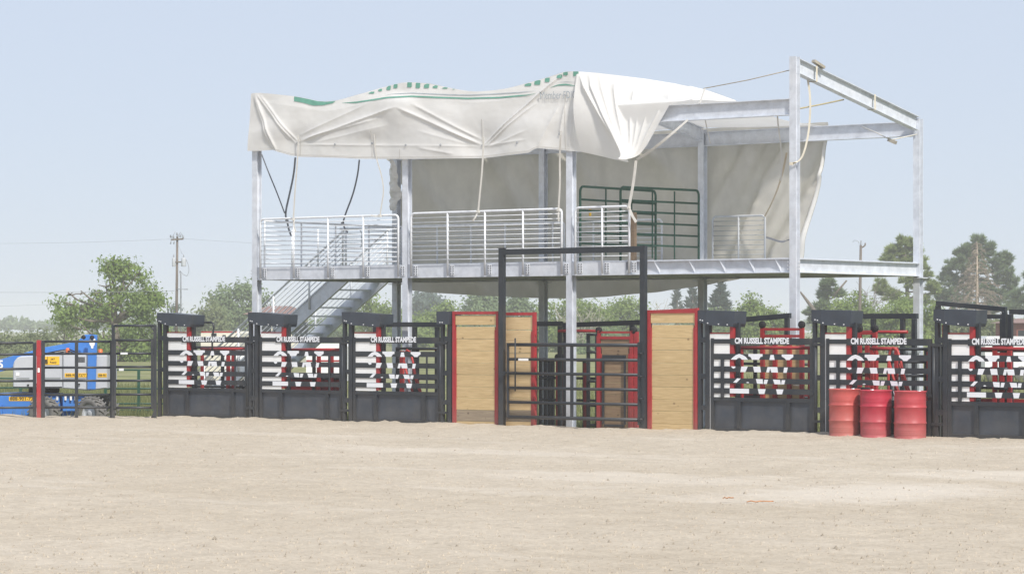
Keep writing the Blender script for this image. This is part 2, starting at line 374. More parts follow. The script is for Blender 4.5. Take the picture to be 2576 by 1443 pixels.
def arena_edge(u):
    return -1.36 if u > -10.05 else -1.36+0.776*(u+10.05)
def sand_h(u, d):
    """height of the sand at distance d in front of its edge"""
    p = Vector((u, d, 0))
    fall = min(1, max(0, (26-abs(u-1))/6))
    h = 0.030*noise.noise(p*0.9)+0.016*noise.noise(p*2.7+Vector((5, 1, 0)))+0.013*noise.noise(p*6.1)
    h += 0.006*noise.noise(p*11.0); h += 0.022*max(0, noise.noise(p*4.3+Vector((2, 9, 0)))-0.25)
    lip = exp(-((d-0.35)/0.42)**2)
    h += lip*(0.03+0.045*max(0, noise.noise(Vector((u*1.7, 3.3, 0))))+0.03*noise.noise(Vector((u*5.3, 1.3, 0))))
    return h*(0.4+0.6*fall)
def build_sand():
    us = [-70, -50, -36, -28, -24]+[-22+0.125*i for i in range(int(48/0.125)+1)]+[29, 34, 42, 56, 80]
    ds = [-1.6, -1.1, -0.6, -0.25, 0.0]
    d = 0.0
    while d < 48: d += 0.09 if d < 3 else 0.16; ds.append(d)
    ds += [52, 58, 66, 80]
    mb = MB(); vs = []
    for d in ds:
        for u in us:
            v = arena_edge(u)-d
            if d < -0.1: z = lerp(0.0, GZ-0.04, min(1, (-d)/1.1))+0.03*noise.noise(Vector((u*2, d*3, 0)))
            else: z = sand_h(u, max(0, d))
            if d <= -1.6: z = GZ-0.12
            vs.append((u, v, z))
    nu = len(us)
    fs = [(j*nu+i, (j+1)*nu+i, (j+1)*nu+i+1, j*nu+i+1) for j in range(len(ds)-1) for i in range(nu-1)]
    mb.add(vs, fs, True)
    single('arena_sand', mb, SAND, 'raked pale sand of the rodeo arena', None, (0, 0, 0), kind='structure')
    # loose clods and crumbs lying on the raked surface
    rr = random.Random(3)
    for n, r0, r1, pw, m, lab in ((34000, 0.006, 0.013, 2, SAND, 'crumbs of sand lying all over the arena'), (3600, 0.007, 0.022, 3, mat('damp_clod', (0.33, 0.285, 0.225), 0.95, 0, 0.2, 3), 'small damp clods scattered over the arena')):
        cl = MB()
        for k in range(n):
            Y = 20+42*rr.random()**1.4; X = (rr.random()-0.5)*2576/FPX*Y*1.15
            u = (X-OX)*CS-(Y-OY)*SN; v = (X-OX)*SN+(Y-OY)*CS; d = arena_edge(u)-v
            if d < 0.35: continue
            r = r0+r1*rr.random()**pw; z = sand_h(u, d); a = rr.random()*6.28
            pts = [(u+r*(0.7+0.6*rr.random())*cos(a+k2*1.571), v+r*(0.7+0.6*rr.random())*sin(a+k2*1.571), z-0.008) for k2 in range(4)]
            cl.add(pts+[(u+r*0.4*(rr.random()-.5), v+r*0.3*(rr.random()-.5), z+r*(0.55+0.6*rr.random()))], [(i, (i+1) % 4, 4) for i in range(4)], False)
        single('clods', cl, m, lab, None, (0, 0, 0), kind='stuff')
    for (x, y, l, a, t) in ((1832, 1258, 0.12, 0.1, 'short orange twist of twine lying alone on the sand'), (1912, 1267, 0.30, -0.25, 'longer orange twist of twine on the sand, nearer the barrels')):
        Y = FPX*CAMH/(y-824); X = WX(x, Y)
        pts = [(X+(i/6-.5)*l, Y+0.05*sin(i*2.1), 0.008+0.010*abs(sin(i*1.7))+0.018) for i in range(7)]
        single('twine', MB().tube(pts, 0.007, 5), mat('orange_twine', (0.52, 0.25, 0.12), 0.8), t, 'twine', pts[3], 'world')
build_sand()

def field_material():
    m = mat('field_grass', (0.16, 0.185, 0.07), 0.95, 0, 0.3, 0.35, col2=(0.30, 0.30, 0.14), spec=0.1, dirt=((0.27, 0.25, 0.16), 0.12, 0.7))
    return m
FIELD = field_material()
g = MB().add([(-900, -120, GZ-0.02), (900, -120, GZ-0.02), (900, 1400, GZ-0.02), (-900, 1400, GZ-0.02)], [(0, 1, 2, 3)])
single('field', g, FIELD, 'grass field around the arena', None, (0, 0, 0), 'world', kind='structure')
def grass():
    rr = random.Random(11); mb = MB()
    def blade(X, Y, h):
        a = rr.random()*6.28; w = 0.012+0.012*rr.random(); lx, ly = (rr.random()-.5)*h*0.8, (rr.random()-.5)*h*0.8
        mb.add([(X-w*cos(a), Y-w*sin(a), GZ-0.02), (X+w*cos(a), Y+w*sin(a), GZ-0.02), (X+lx, Y+ly, GZ+h)], [(0, 1, 2)])
    for k in range(26000):
        u = -15+25*rr.random(); v = arena_edge(u)+0.9+13*rr.random()**1.6
        X, Y = to_world(u, v); blade(X, Y, 0.08+0.16*rr.random())
    for k in range(20000):
        Y = 64+36*rr.random(); x = -30+460*rr.random(); blade(WX(x, Y), Y, 0.10+0.45*rr.random()**2)
    for k in range(9000):
        Y = 75+50*rr.random(); x = 1300+1300*rr.random(); blade(WX(x, Y), Y, 0.15+0.4*rr.random()**2)
    single('grass', mb, L_GRASS, 'tufts of dry green grass behind the chutes', None, (0, 0, 0), 'world', kind='stuff')
grass()

# ================================================================== the two-storey steel stand
B1, B2, B3, B4 = -8.72, -4.36, 0.0, 5.36      # column lines along the row
VB = 4.95                                      # back column line
DK = 3.36                                      # top of the deck
stand = Thing('viewing_stand', 'two-storey galvanised steel viewing stand behind the bucking chutes', 'stand', (B3, 2.4, GZ))
def wsec(mb, p, q, d, w, tf=0.013, tw=0.009, lay='v'):
    """wide-flange section from p to q; flanges face +-v (columns) or up and down (beams)"""
    p, q = Vector(p), Vector(q); ax = (q-p).normalized()
    if lay == 'v': hd = Vector((0, 1, 0)); wd = Vector((1, 0, 0))
    else:
        wd = ax.cross(Vector((0, 0, 1))).normalized(); hd = wd.cross(ax).normalized()
    def slab(o, hw, hh):
        c = [o+wd*(x*hw)+hd*(y*hh) for x, y in ((-1,-1),(1,-1),(1,1),(-1,1))]
        vs = [p+k for k in c]+[q+k for k in c]
        mb.add(vs, [(3,2,1,0),(4,5,6,7),(0,1,5,4),(1,2,6,5),(2,3,7,6),(3,0,4,7)])
    slab(hd*(d/2-tf/2), w/2, tf/2); slab(hd*(-d/2+tf/2), w/2, tf/2); slab(Vector((0, 0, 0)), tw/2, d/2-tf)
    return mb
for i, u in enumerate((B1, B2, B3, B4)):
    for v, top in ((0.0, 7.27), (VB, 6.36)):
        mb = wsec(MB(), (u, v, GZ-0.1), (u, v, top), 0.155, 0.150)
        if v > 1: mb.box(u-0.16, u+0.16, v-0.12, v+0.12, DK-0.33, DK-0.31)
        mb.box(u-0.17, u+0.17, v-0.17, v+0.17, GZ-0.03, GZ+0.02)
        c = stand.part('column', mb, GALV)
        bolts = MB()
        if v == 0.0:
            for zz in (6.18, 6.25, 6.32, 6.39): bolts.box(u-0.118, u-0.092, -0.055, -0.02, zz, zz+0.024)
            for zz in (3.13, 3.2, 3.27): bolts.box(u-0.135, u-0.10, -0.06, -0.03, zz, zz+0.024); bolts.box(u+0.10, u+0.135, -0.06, -0.03, zz, zz+0.024)
            stand.part('bolt', bolts, BOLT, c, kind='stuff')
h0, h1 = DK-0.29, DK-0.012
for a, b in ((B1, B2), (B2, B3)):
    fb = MB(); fb.box(a+0.08, b-0.08, -0.07, -0.058, h0, h1).box(a+0.08, b-0.08, -0.058, 0.05, h0, h0+0.012).box(a+0.08, b-0.08, -0.058, 0.05, h1-0.012, h1)
    stand.part('deck_beam', fb, GALV)
fb = wsec(MB(), (B3+0.08, 0, (h0+h1)/2), (B4-0.08, 0, (h0+h1)/2), h1-h0, 0.15, lay='z')
# open beam of the right-hand bay carries stiffener gussets; its first part is plated over
bm_ = stand.part('deck_beam', fb, GALV)
stand.part('cover_plate', MB().box(B3+0.08, 1.43, -0.082, -0.076, h0, h1), GALV, bm_)
for x in (1657, 1745, 1822, 1895, 1962):
    u = U(x, -0.04)
    stand.part('stiffener', MB().add([(u-0.10, -0.074, h1-0.014), (u, -0.006, h0+0.014), (u, -0.006, h1-0.014), (u-0.09, -0.074, h1-0.014), (u+0.01, -0.006, h0+0.014), (u+0.01, -0.006, h1-0.014)],
               [(0,1,2),(5,4,3),(0,3,4,1),(1,4,5,2),(2,5,3,0)]), GALV, bm_)
for a, b in ((B1, B2), (B2, B3), (B3, B4)):
    stand.part('deck_beam', wsec(MB(), (a+0.08, VB, (h0+h1)/2), (b-0.08, VB, (h0+h1)/2), h1-h0, 0.15, lay='z'), GALV)
for u in (B1, B2, B3, B4):
    stand.part('deck_beam', wsec(MB(), (u, 0.08, (h0+h1)/2-0.002), (u, VB-0.08, (h0+h1)/2-0.002), h1-h0-0.006, 0.145, lay='z'), GALV)
jm = mesh('deck_joist', wsec(MB(), (0, 0.08, h0+0.12), (0, VB-0.08, h0+0.12), 0.18, 0.08, 0.008, 0.006, lay='z'), GALV, (0, 0, 0))
for a, b, n in ((B1, B2, 4), (B2, B3, 4), (B3, B4, 5)):
    for k in range(1, n+1):
        ob = bpy.data.objects.new('deck_joist', jm); COL.objects.link(ob); ob.parent = stand.root
        ob.location = (lerp(a, b, k/(n+1))-stand.o.x, -stand.o.y, -stand.o.z)
for a, b in ((B1, B2), (B2, B3), (B3, B4)):
    stand.part('deck', MB().box(a+0.004, b-0.004, -0.06, VB+0.06, h1+0.002, DK), GALV)
# roof steel
stand.part('roof_beam', wsec(MB(), (B3+0.08, 0, 6.295), (B4-0.08, 0, 6.295), 0.32, 0.155, lay='z'), GALV)
for a, b in ((B1, B2), (B2, B3)):
    stand.part('roof_beam', wsec(MB(), (a+0.08, 0, 6.295), (b-0.08, 0, 6.295), 0.32, 0.15, lay='z'), GALV)
for a, b in ((B1, B2), (B2, B3), (B3, B4)):
    stand.part('roof_beam', wsec(MB(), (a+0.08, VB, 6.15), (b-0.08, VB, 6.15), 0.31, 0.155, lay='z'), GALV)
for u in (B1, B2, B3, B4):
    stand.part('rafter', wsec(MB(), (u, 0.085, 7.09), (u, VB-0.085, 6.25), 0.29, 0.15, lay='z'), GALV)
# railings
def railing(posts, v, ztop, zbot, ndiv, r=0.024, rb=0.0085, zdeck=DK, step=0.1, round_=0.09, bm=GALVT, fm_=None):
    u0, u1 = posts[0], posts[-1]; fr = MB()
    fr.tube(arc_path(u0, u1, zbot, ztop, v, round_), r, 8)
    for u in posts[1:-1]: fr.tube([(u, v, zbot), (u, v, ztop)], r*0.9, 8)
    for u in posts:
        if zbot < zdeck-0.1: fr.box(u+0.045, u+0.155, v+0.03, v+0.037, zdeck-0.24, zdeck-0.03)
    ob = stand.part('railing', fr, fm_ or GALVT)
    k = 1
    while ztop-k*step > zdeck+0.03:
        z = ztop-k*step; stand.part('rail_bar', MB().tube([(u0, v-0.004, z), (u1, v-0.004, z)], rb, 6), bm, ob); k += 1
    bl = MB()
    for u in posts:
        if zbot < zdeck-0.1:
            for zz in (0.05, 0.10, 0.15, 0.20): bl.box(u+0.06, u+0.08, v+0.018, v+0.03, zdeck-0.24+zz-0.03, zdeck-0.24+zz-0.01).box(u+0.12, u+0.14, v+0.018, v+0.03, zdeck-0.24+zz-0.03, zdeck-0.24+zz-0.01)
    if bl.v: stand.part('bolt', bl, SHEET, ob, kind='stuff')
vr = -0.125
railing([U(x, vr) for x in (655.5, 739, 825, 914, 1002)], vr, 4.43, 3.10, 10)
railing([U(x, vr) for x in (1034.5, 1126, 1220, 1315.7, 1413)], vr, 4.45, 3.10, 10)
railing([U(x, vr) for x in (1447.5, 1514.8, 1583)], vr, 4.46, 3.10, 10)
vq = VB-0.12
railing([U(x, vq) for x in (1015, 1100, 1185, 1271, 1391, 1420)], vq, 4.41, DK, 10)
railing([U(x, vq) for x in (1455, 1493, 1600, 1665)], vq, 4.41, DK, 10)
railing([U(x, vq) for x in (1793, 1858, 1924.5)], vq, 4.43, DK, 10, step=0.105, bm=GREYBOX, fm_=mat('shade_grey_tube', (0.42, 0.44, 0.46), 0.6))  # shade on this rail is put into its darker grey bars and tubes
# rail on the left-hand end, running back from the front corner
end = MB(); ue = B1+0.1
end.tube([(ue, 0.15, DK), (ue, 0.15, 4.40), (ue, VB-0.2, 4.40), (ue, VB-0.2, DK)], 0.022, 8)
for v in (1.4, 2.6, 3.8): end.tube([(ue, v, DK), (ue, v, 4.40)], 0.02, 8)
eo = stand.part('railing', end, GALVT)
for k in range(1, 10):
    stand.part('rail_bar', MB().tube([(ue, 0.15, 4.40-0.105*k), (ue, VB-0.2, 4.40-0.105*k)], 0.0085, 6), GALVT, eo)
# back rail of the first bay, up to the stair opening
railing([B1+0.25, U(735, vq), U(800, vq), U(862, vq)], vq, 4.40, DK, 10)

# ================================================================== staircase behind the first bay
stair = Thing('staircase', 'galvanised steel staircase climbing to the deck behind the left bay', 'stairs', (U(760, 5.2), 5.2, GZ))
VL, VR_ = VB+0.10, VB+1.62
ut = U(872, VL)                               # head of the flight
run, rise = 5.35, DK-GZ
def st(u): return DK-(ut-u)*rise/run           # height of the pitch line
for v in (VL, VR_):
    a, b = (ut, v, st(ut)-0.02), (ut-run, v, st(ut-run)+0.0)
    mb = MB().bar(a, b, 0.012, 0.37)
    for s in (1, -1):
        dz = Vector((-(rise), 0, run)).normalized()*0.19*s
        mb.bar(Vector(a)+dz+Vector((0, 0.03, 0)), Vector(b)+dz+Vector((0, 0.03, 0)), 0.07, 0.012)
    stair.part('stringer', mb, GALV)
tm = mesh('tread', MB().box(0, 0.25, VL+0.02, VR_-0.02, -0.018, 0.018), GALV, stair.o)
nt = 17
for k in range(1, nt):
    ob = bpy.data.objects.new('tread', tm); COL.objects.link(ob); ob.parent = stair.root
    ob.location = (ut-run*k/nt-0.12, 0, DK-rise*k/nt)
for v in (VL-0.03, VR_+0.03):
    hr = MB(); a = (ut, v, DK+1.05); b = (ut-run, v, GZ+1.05)
    lp = [(ut, v, DK), (ut, v, DK+1.05)]
    hr.tube([b, a, (ut+0.06, v, DK+1.06)], 0.03, 8)
    for t in (0.0, 0.22, 0.44, 0.66, 0.88): hr.tube([(ut-run*t, v, DK-rise*t-0.1), (ut-run*t, v, DK-rise*t+1.05)], 0.026, 8)
    hr.tube([(ut, v, DK+1.03), (ut+0.42, v, DK+1.03), (ut+0.5, v, DK+0.95), (ut+0.5, v, DK+0.62), (ut+0.42, v, DK+0.56), (ut, v, DK+0.56)], 0.017, 8)
    ho = stair.part('handrail', hr, GALVT)
    for k in range(1, 8):
        stair.part('rail_bar', MB().tube([(ut, v, DK+1.05-0.125*k), (ut-run, v, GZ+1.05-0.125*k)], 0.012, 6), GALVT, ho)

# ================================================================== bucking chutes
# white emblem pieces on the four slats: (corner points across 0..257 of the gate's width and 0..1 up the slat), measured on one gate
EM = [
 [[(52,0),(57,.35),(65,.78),(74,1),(83,.80),(91,.46),(96,0),(80.5,0),(77,.25),(74,.33),(70,.25),(67,0)],
  [(97,1),(133,1),(133,.55),(128,.5),(123.5,0),(106,0),(102.5,.45),(97,.6)],
  [(153,.85),(161,.85),(163.5,0),(150,0)],
  [(181,.95),(210,.95),(210,.5),(204,.25),(201,0),(192,0),(188,.3),(181,.6)]],
 [[(52.5,1),(64,1),(64,.75),(59,.6),(56,.7)], [(79,1),(95.5,1),(89.5,0),(76.5,0)], [(109,1),(127,1),(129,0),(112,0)],
  [(145.5,.95),(170,.95),(172,-.02),(155,-.02),(152,.7),(149.5,-.02),(142,-.02)], [(187,.9),(196.5,.9),(193.5,-.05),(185,-.05)]],
 [[(68.5,1),(77.7,.96),(67,.15),(58,.2)], [(91,.2),(95.5,.36),(100,.2),(95.5,.1)],
  [(116,.92),(133.5,.88),(134,0),(119,.05)], [(137.5,.8),(147,.8),(143.5,0),(135.5,0)],
  [(159,.85),(177,.8),(179,-.02),(163,-.02)], [(181,.76),(190,.76),(187.5,-.02),(179.5,-.02)]],
 [[(49.5,.93),(98.7,.93),(98.7,.08),(49.5,.08)], [(121,.93),(141,.93),(137.5,.04),(124,.04)], [(167,.93),(185.7,.93),(182,.04),(169.7,.04)]],
]
SLZ = [(1.395, 1.505), (1.16, 1.265), (0.94, 1.04), (0.745, 0.85)]
def chute(xh, xl, xr, kind, label, W=None):
    g0 = U(xl, VG); W = W or U(xr, VG)-g0; hl = U(xh, VG)
    T = Thing('bucking_chute', label, 'chute gate', (g0, VG, 0), group='bucking chutes along the front of the arena')
    L = kind == 'L'
    v0, v1 = VG-0.03, VG+0.03
    fr = MB()
    for a in (g0, g0+W-0.06): fr.box(a, a+0.065, v0, v1, 0.01, 1.80)
    fr.box(g0+0.065, g0+W-0.06, v0+0.004, v1-0.004, 0.60, 0.672).box(g0+0.065, g0+W-0.06, v0+0.004, v1-0.004, 0.015, 0.085)
    dv = (0.25, 0.81) if L else (0.265, 0.745)
    for d in dv: fr.box(g0+W*d, g0+W*d+0.075, v0-0.006, v1-0.008, 0.085, 0.60)
    frame = T.part('gate_frame', fr, DARK)
    ed = [0.065]+[x for d in dv for x in (W*d, W*d+0.075)]+[W-0.06]
    for a, b in zip(ed[::2], ed[1::2]):
        def sh(s, t, a=a, b=b):
            return (g0+lerp(a, b, s), VG+0.010-0.016*noise.noise(Vector((g0+s*2.2, t*1.6, a)))*4*s*(1-s)*t*(1-t)*4, lerp(0.086, 0.599, t))
        T.part('sheet_panel', MB().grid(sh, 8, 6), SHEET, frame)
    tb = MB().box(g0+0.065, g0+W*0.2, v0-0.003, v0+0.012, 1.70, 1.785).box(g0+W*0.2, g0+W-0.06, v0-0.003, v0+0.012, 1.675, 1.80)
    tb.box(g0+W*0.2, g0+W-0.06, v0+0.013, v1, 1.70, 1.76)
    top = T.part('sign_board', tb, DARK)
    ta, tbb = (0.215, 0.74) if L else (0.243, 0.776)
    T.part('lettering', text_mb('CM RUSSELL STAMPEDE', 0.118, W*(tbb-ta), lambda x, y: (g0+W*ta+x, v0-0.007, 1.695+y), 0.046), LETTER, top)
    for k, (z0, z1) in enumerate(SLZ):
        sl = T.part('slat', MB().box(g0+0.065, g0+W-0.06, v0-0.002, v0+0.0115, z0, z1), DARK)
        for poly in EM[k]:
            pts = [(g0+(a-(7 if L else 0))/257*W, z0+b*(z1-z0)) for a, b in poly]
            T.part('emblem', MB().add([(a, v0-0.0055, b) for a, b in pts], [tuple(range(len(pts)-1, -1, -1))]), LETTER, sl)
    # upright on the gate
    ub = g0+W*(0.855 if L else 0.103)
    T.part('upright', MB().box(ub, ub+(0.04 if L else 0.075), v0-0.016, v0-0.004, 0.672, 1.42), DARK)
    # slide door in its red guides, behind the left end of the gate
    vd = VG-0.016
    d0, d1 = (g0+0.03, g0+0.62) if L else (g0-0.05, g0+0.42)
    T.part('slide_door', MB().box(d0, d1, vd, vd+0.03, 0.676, 1.88), WHITE)
    if not L: T.part('guide_strip', MB().box(g0-0.052, g0-0.006, vd, vd+0.03, 0.0, 0.67), WHITE)
    rd = MB().box(d1+0.004, d1+0.09, vd+0.001, vd+0.08, 0.69, 2.10).box(d0-0.004, d1+0.003, vd+0.003, vd+0.03, 1.884, 1.908)
    if not L: rd.box(d0-0.075, d0-0.004, VG+0.034, VG+0.10, 0.0, 2.10)
    T.part('red_guide', rd, RED)
    # posts
    pm = MB().box(d1+0.10, d1+0.17, VG+0.04, VG+0.11, 0, 2.10)
    pl = hl+0.03
    pm.box(pl, pl+0.07, VG-0.04, VG+0.03, -0.05, 2.14).box(pl+0.17, pl+0.26, VG-0.04, VG+0.05, -0.05, 2.10)
    for z in (0.42, 1.02, 1.72): pm.box(pl+0.07, pl+0.17, VG-0.03, VG+0.0, z, z+0.10)
    T.part('post', pm, DARK)
    T.part('red_post', MB().box(pl+0.085, pl+0.15, VG+0.09, VG+0.16, -0.05, 2.05), RED)
    # latch posts at the right end
    if not L: T.part('filler_post', MB().box(g0+W+0.20, g0+W+0.27, VG+0.10, VG+0.16, -0.05, 1.75), DARK)
    lu = g0+W+(0.02 if L else 0.06)
    lp = MB().tube([(lu, VG-0.02, -0.05), (lu, VG-0.02, 1.72)], 0.032, 8)
    lp.tube([(lu+0.15, VG+0.05, -0.05), (lu+0.15, VG+0.05, 1.70)], 0.035, 8)
    for z in (0.23, 1.66): lp.box(lu-0.03, lu+0.19, VG-0.055, VG-0.02, z, z+0.05)
    lp.box(lu-0.10, lu-0.03, VG-0.06, VG-0.035, 0.74, 0.79)
    T.part('latch_post', lp, DARK)
    T.part('red_post', MB().box(lu+0.035, lu+0.115, VG+0.30, VG+0.37, -0.1, 1.86), RED)
    # hood over the slide door
    h0u, hc, h1u = hl, hl+(0.27 if L else 0.24), hl+(1.12 if L else 0.90)
    zt, zb = 2.335, 2.035
    vf, vb = VG-0.085, VG+0.34
    sl_ = 0.055 if L else 0.02                 # the lid falls slightly to the right
    hm = MB()
    hm.add([(h0u, vf+0.055, zb+0.09), (hc, vf, zb+0.03), (hc, vf, zt), (h0u, vf+0.055, zt), (h0u, vb, zb+0.09), (hc, vb, zb+0.03), (hc, vb, zt), (h0u, vb, zt)],
           [(0,1,2,3), (5,4,7,6), (4,0,3,7), (3,2,6,7), (4,5,1,0)])
    hm.add([(hc, vf-0.002, zb+0.02), (h1u-0.05, vf-0.002, zb-0.02), (h1u-0.02, vf-0.002, zb+0.04), (h1u, vf-0.002, zt-sl_), (hc, vf-0.002, zt),
            (hc, vb, zb+0.02), (h1u-0.05, vb, zb-0.02), (h1u-0.02, vb, zb+0.04), (h1u, vb, zt-sl_), (hc, vb, zt)],
           [(0,1,2,3,4), (9,8,7,6,5), (1,6,7,2), (2,7,8,3), (3,8,9,4), (0,5,6,1)])
    hood = T.part('hood', hm, SHEET)
    bo = MB()
    for k, (a, b) in enumerate(((h0u+0.10, zb+0.115), (h0u+0.16, zb+0.105), (hc+0.05, zb+0.055), (lerp(hc, h1u, .45), zb+0.035), (lerp(hc, h1u, .75), zb+0.025))):
        vv = vf-0.004 if k > 1 else vf+0.055*(1-(a-h0u)/(hc-h0u))-0.004
        bo.box(a-0.011, a+0.011, vv-0.012, vv, b-0.011, b+0.011)
    T.part('bolt', bo, BOLT, hood)
    return T
chute(397, 419.5, 623, 'L', 'charcoal chute gate at the left end of the row, beside the pipe walk gate')
chute(626, 655, 861, 'L', 'charcoal chute gate in front of the foot of the staircase')
chute(862, 890, 1107, 'L', 'charcoal chute gate immediately left of the tall red-framed plank panel')
chute(1755, 1790, 2046, 'R', 'charcoal chute gate between the widest red-framed plank panel and the barrel chute')
chute(2043, 2080, 2343, 'R', 'charcoal chute gate with the three red barrels standing before it')
chute(2350, 2387, 2640, 'R', 'charcoal chute gate at the right end, its far side out of frame')
# the last hood of the left-hand row stands over a bare post pair
def end_post():
    hl = U(1106, VG); T = Thing('chute_end_post', 'charcoal post pair with a hood, against the left plank panel', 'post', (hl, VG, 0))
    pm = MB().box(hl+0.05, hl+0.12, VG-0.04, VG+0.03, -0.05, 2.14).box(hl+0.24, hl+0.33, VG-0.04, VG+0.05, -0.05, 2.10)
    for z in (0.42, 1.02, 1.72): pm.box(hl+0.12, hl+0.24, VG-0.03, VG+0.0, z, z+0.10)
    T.part('post', pm, DARK)
    T.part('red_post', MB().box(hl+0.13, hl+0.21, VG+0.09, VG+0.17, -0.05, 2.05), RED)
    T.part('red_guide', MB().box(hl+0.345, hl+0.375, VG+0.10, VG+0.16, 0.0, 2.0), WHITE)
    hm = MB().box(hl, hl+0.335, VG-0.11, VG+0.30, 2.07, 2.335)
    h = T.part('hood', hm, SHEET)
    T.part('bolt', MB().box(hl+0.09, hl+0.11, VG-0.124, VG-0.112, 2.10, 2.122).box(hl+0.15, hl+0.17, VG-0.124, VG-0.112, 2.10, 2.122), BOLT, h)
end_post()

# ================================================================== plank panels in red frames
def plank_panel(u0, u1, v0, v1, ztop, bounds, label, dark=(), m=WOOD, along='u', ft=0.055, top_gap=None, tilt=0.0, inner=False):
    o = (u0, v0, 0)
    T = Thing('plank_gate', label, 'panel', o, group='red-framed plank panels at the middle of the row')
    def q(s, w, z):                # s along the panel, w through its thickness
        return (u0+s, v0+w, z) if along == 'u' else (u0+w, v0+s, z)
    Ln = (u1-u0) if along == 'u' else (v1-v0)
    fm = MB()
    def bx(mb, s0, s1, w0, w1, z0, z1, dz=0.0):
        a = [q(s0, w0, z0), q(s1, w0, z0), q(s1, w1, z0), q(s0, w1, z0)]; b = [q(s0, w0, z1), q(s1, w0, z1+dz), q(s1, w1, z1+dz), q(s0, w1, z1)]
        if along != 'u': a, b = a[::-1], b[::-1]
        mb.hexa(a, b)
    bx(fm, 0, ft, -0.02, 0.06, -0.3, ztop); bx(fm, Ln-ft, Ln, -0.02, 0.06, -0.3, ztop+tilt)
    bx(fm, ft*1.02, Ln-ft*1.02, -0.015, 0.055, ztop-0.062, ztop-0.004, tilt*0.9)
    # side channels that hold the lower planks stand a little proud
    bx(fm, ft*1.02, ft*1.02+0.035, -0.012, 0.05, -0.3, bounds[0][1]-0.30); bx(fm, Ln-ft*1.02-0.035, Ln-ft*1.02, -0.012, 0.05, -0.3, bounds[0][1]-0.30)
    for k in range(9):
        z = 0.15+k*0.21; bx(fm, Ln, Ln+0.018, 0.0, 0.03, z, z+0.05)
    T.part('frame', fm, RED)
    rr = random.Random(int(u0*100)+5)
    for k, (z0, z1) in enumerate(bounds):
        mb = MB(); j = rr.uniform(-0.004, 0.004); e = 0.006
        s0, s1 = (ft+0.012, Ln-ft-0.012) if k == 0 else (ft+0.037, Ln-ft-0.037)
        w = 0.004+j
        prof = [(w, z0+0.002+e), (w+e*0.7, z0+0.002), (w+0.034, z0+0.002), (w+0.034, z1-0.002), (w+e*0.7, z1-0.002), (w, z1-0.002-e)]
        n = len(prof); vs = [q(s0, a, b) for a, b in prof]+[q(s1, a, b) for a, b in prof]
        fs = [tuple(range(n)), tuple(range(2*n-1, n-1, -1))]+[(i+n, (i+1) % n+n, (i+1) % n, i) for i in range(n)]
        mb.add(vs, fs if along == 'u' else [f[::-1] for f in fs])
        T.part('plank', mb, WOODD if k in dark else m)
    if inner:
        im = MB(); bx(im, 0.16, 0.20, -0.05, -0.022, 0.05, 1.45); bx(im, Ln-0.20, Ln-0.16, -0.05, -0.022, 0.05, 1.45); bx(im, 0.20, Ln-0.20, -0.05, -0.022, 1.38, 1.45); bx(im, 0.20, Ln-0.20, -0.05, -0.022, 0.0, 0.05)
        T.part('inner_frame', im, DARK)
    return T
def zb(ys, x, v): return [Zs(x, y, v) for y in ys]
def pairs(zs, gap0): return [(zs[1]+gap0, zs[0])]+[(b, a) for a, b in zip(zs[1:], zs[2:])]
ua, ub = U(1141.5, VG), U(1256.5, VG)
zsA = zb((792.5, 821.5, 852, 882, 912.5, 942, 973, 1001, 1030.5, 1059.5, 1088), 1200, VG)
plank_panel(ua, ub, VG-0.03, 0, 2.335, pairs(zsA, 0.035), 'red-framed plank panel left of the black arch post, one plank stained dark', dark=(8,))
vB2 = VG+0.12
ubl, ubr = U(1252, vB2), U(1346, vB2)
zsB = zb((797, 830, 858, 888, 918, 944, 973, 1000, 1031, 1060, 1092), 1305, vB2)
plank_panel(ubl, ubr, vB2, 0, Zs(1305, 785, vB2), pairs(zsB, 0.006), 'bright new plank panel half hidden by the black arch left post, behind the pipe gate', dark=(8,), m=WOODS)
uc, ud = U(1632, VG), U(1757, VG)
zsC = zb((785, 817, 849.5, 880, 913, 943, 973, 1004.5, 1034.5, 1066, 1095), 1695, VG)
plank_panel(uc, ud, VG-0.03, 0, Zs(1640, 779.5, VG), pairs(zsC, 0.035), 'widest red-framed plank panel, right of the black arch, all planks clean', tilt=0.035)
vD = -0.35
u0, u1 = U(1502, vD), U(1593, vD)
zsD = zb((852, 876, 904, 932, 962, 992, 1022, 1052, 1088), 1548, vD)
pd = plank_panel(u0, u1, vD, 0, Zs(1548, 845, vD), [(b, a) for a, b in zip(zsD, zsD[1:])], 'shaded brown plank slide gate in a red frame behind the pipe gate', m=WOODB, ft=0.08, inner=True)  # the gate's shade is put into its darker plank colour
um = MB().box(u0+0.081, u1-0.081, vD, vD+0.05, Zs(1548, 838, vD), Zs(1548, 833, vD)).box(u0+0.012, u0+0.07, vD-0.01, vD+0.05, Zs(1548, 845, vD), Zs(1548, 831, vD)).box(u1-0.07, u1-0.012, vD-0.01, vD+0.05, Zs(1548, 845, vD), Zs(1548, 831, vD)).box(u1+0.02, u1+0.10, vD, vD+0.06, -0.3, 1.92)
pd.part('guide_rail', um, RED)
for u in (u0+0.03, u1-0.0): pd.part('roller', MB().lathe([(0.0, -0.03), (0.065, -0.03), (0.07, -0.02), (0.07, 0.02), (0.065, 0.03), (0, 0.03)], (u, vD+0.02, 1.95), 16, 'v'), RUBBER)

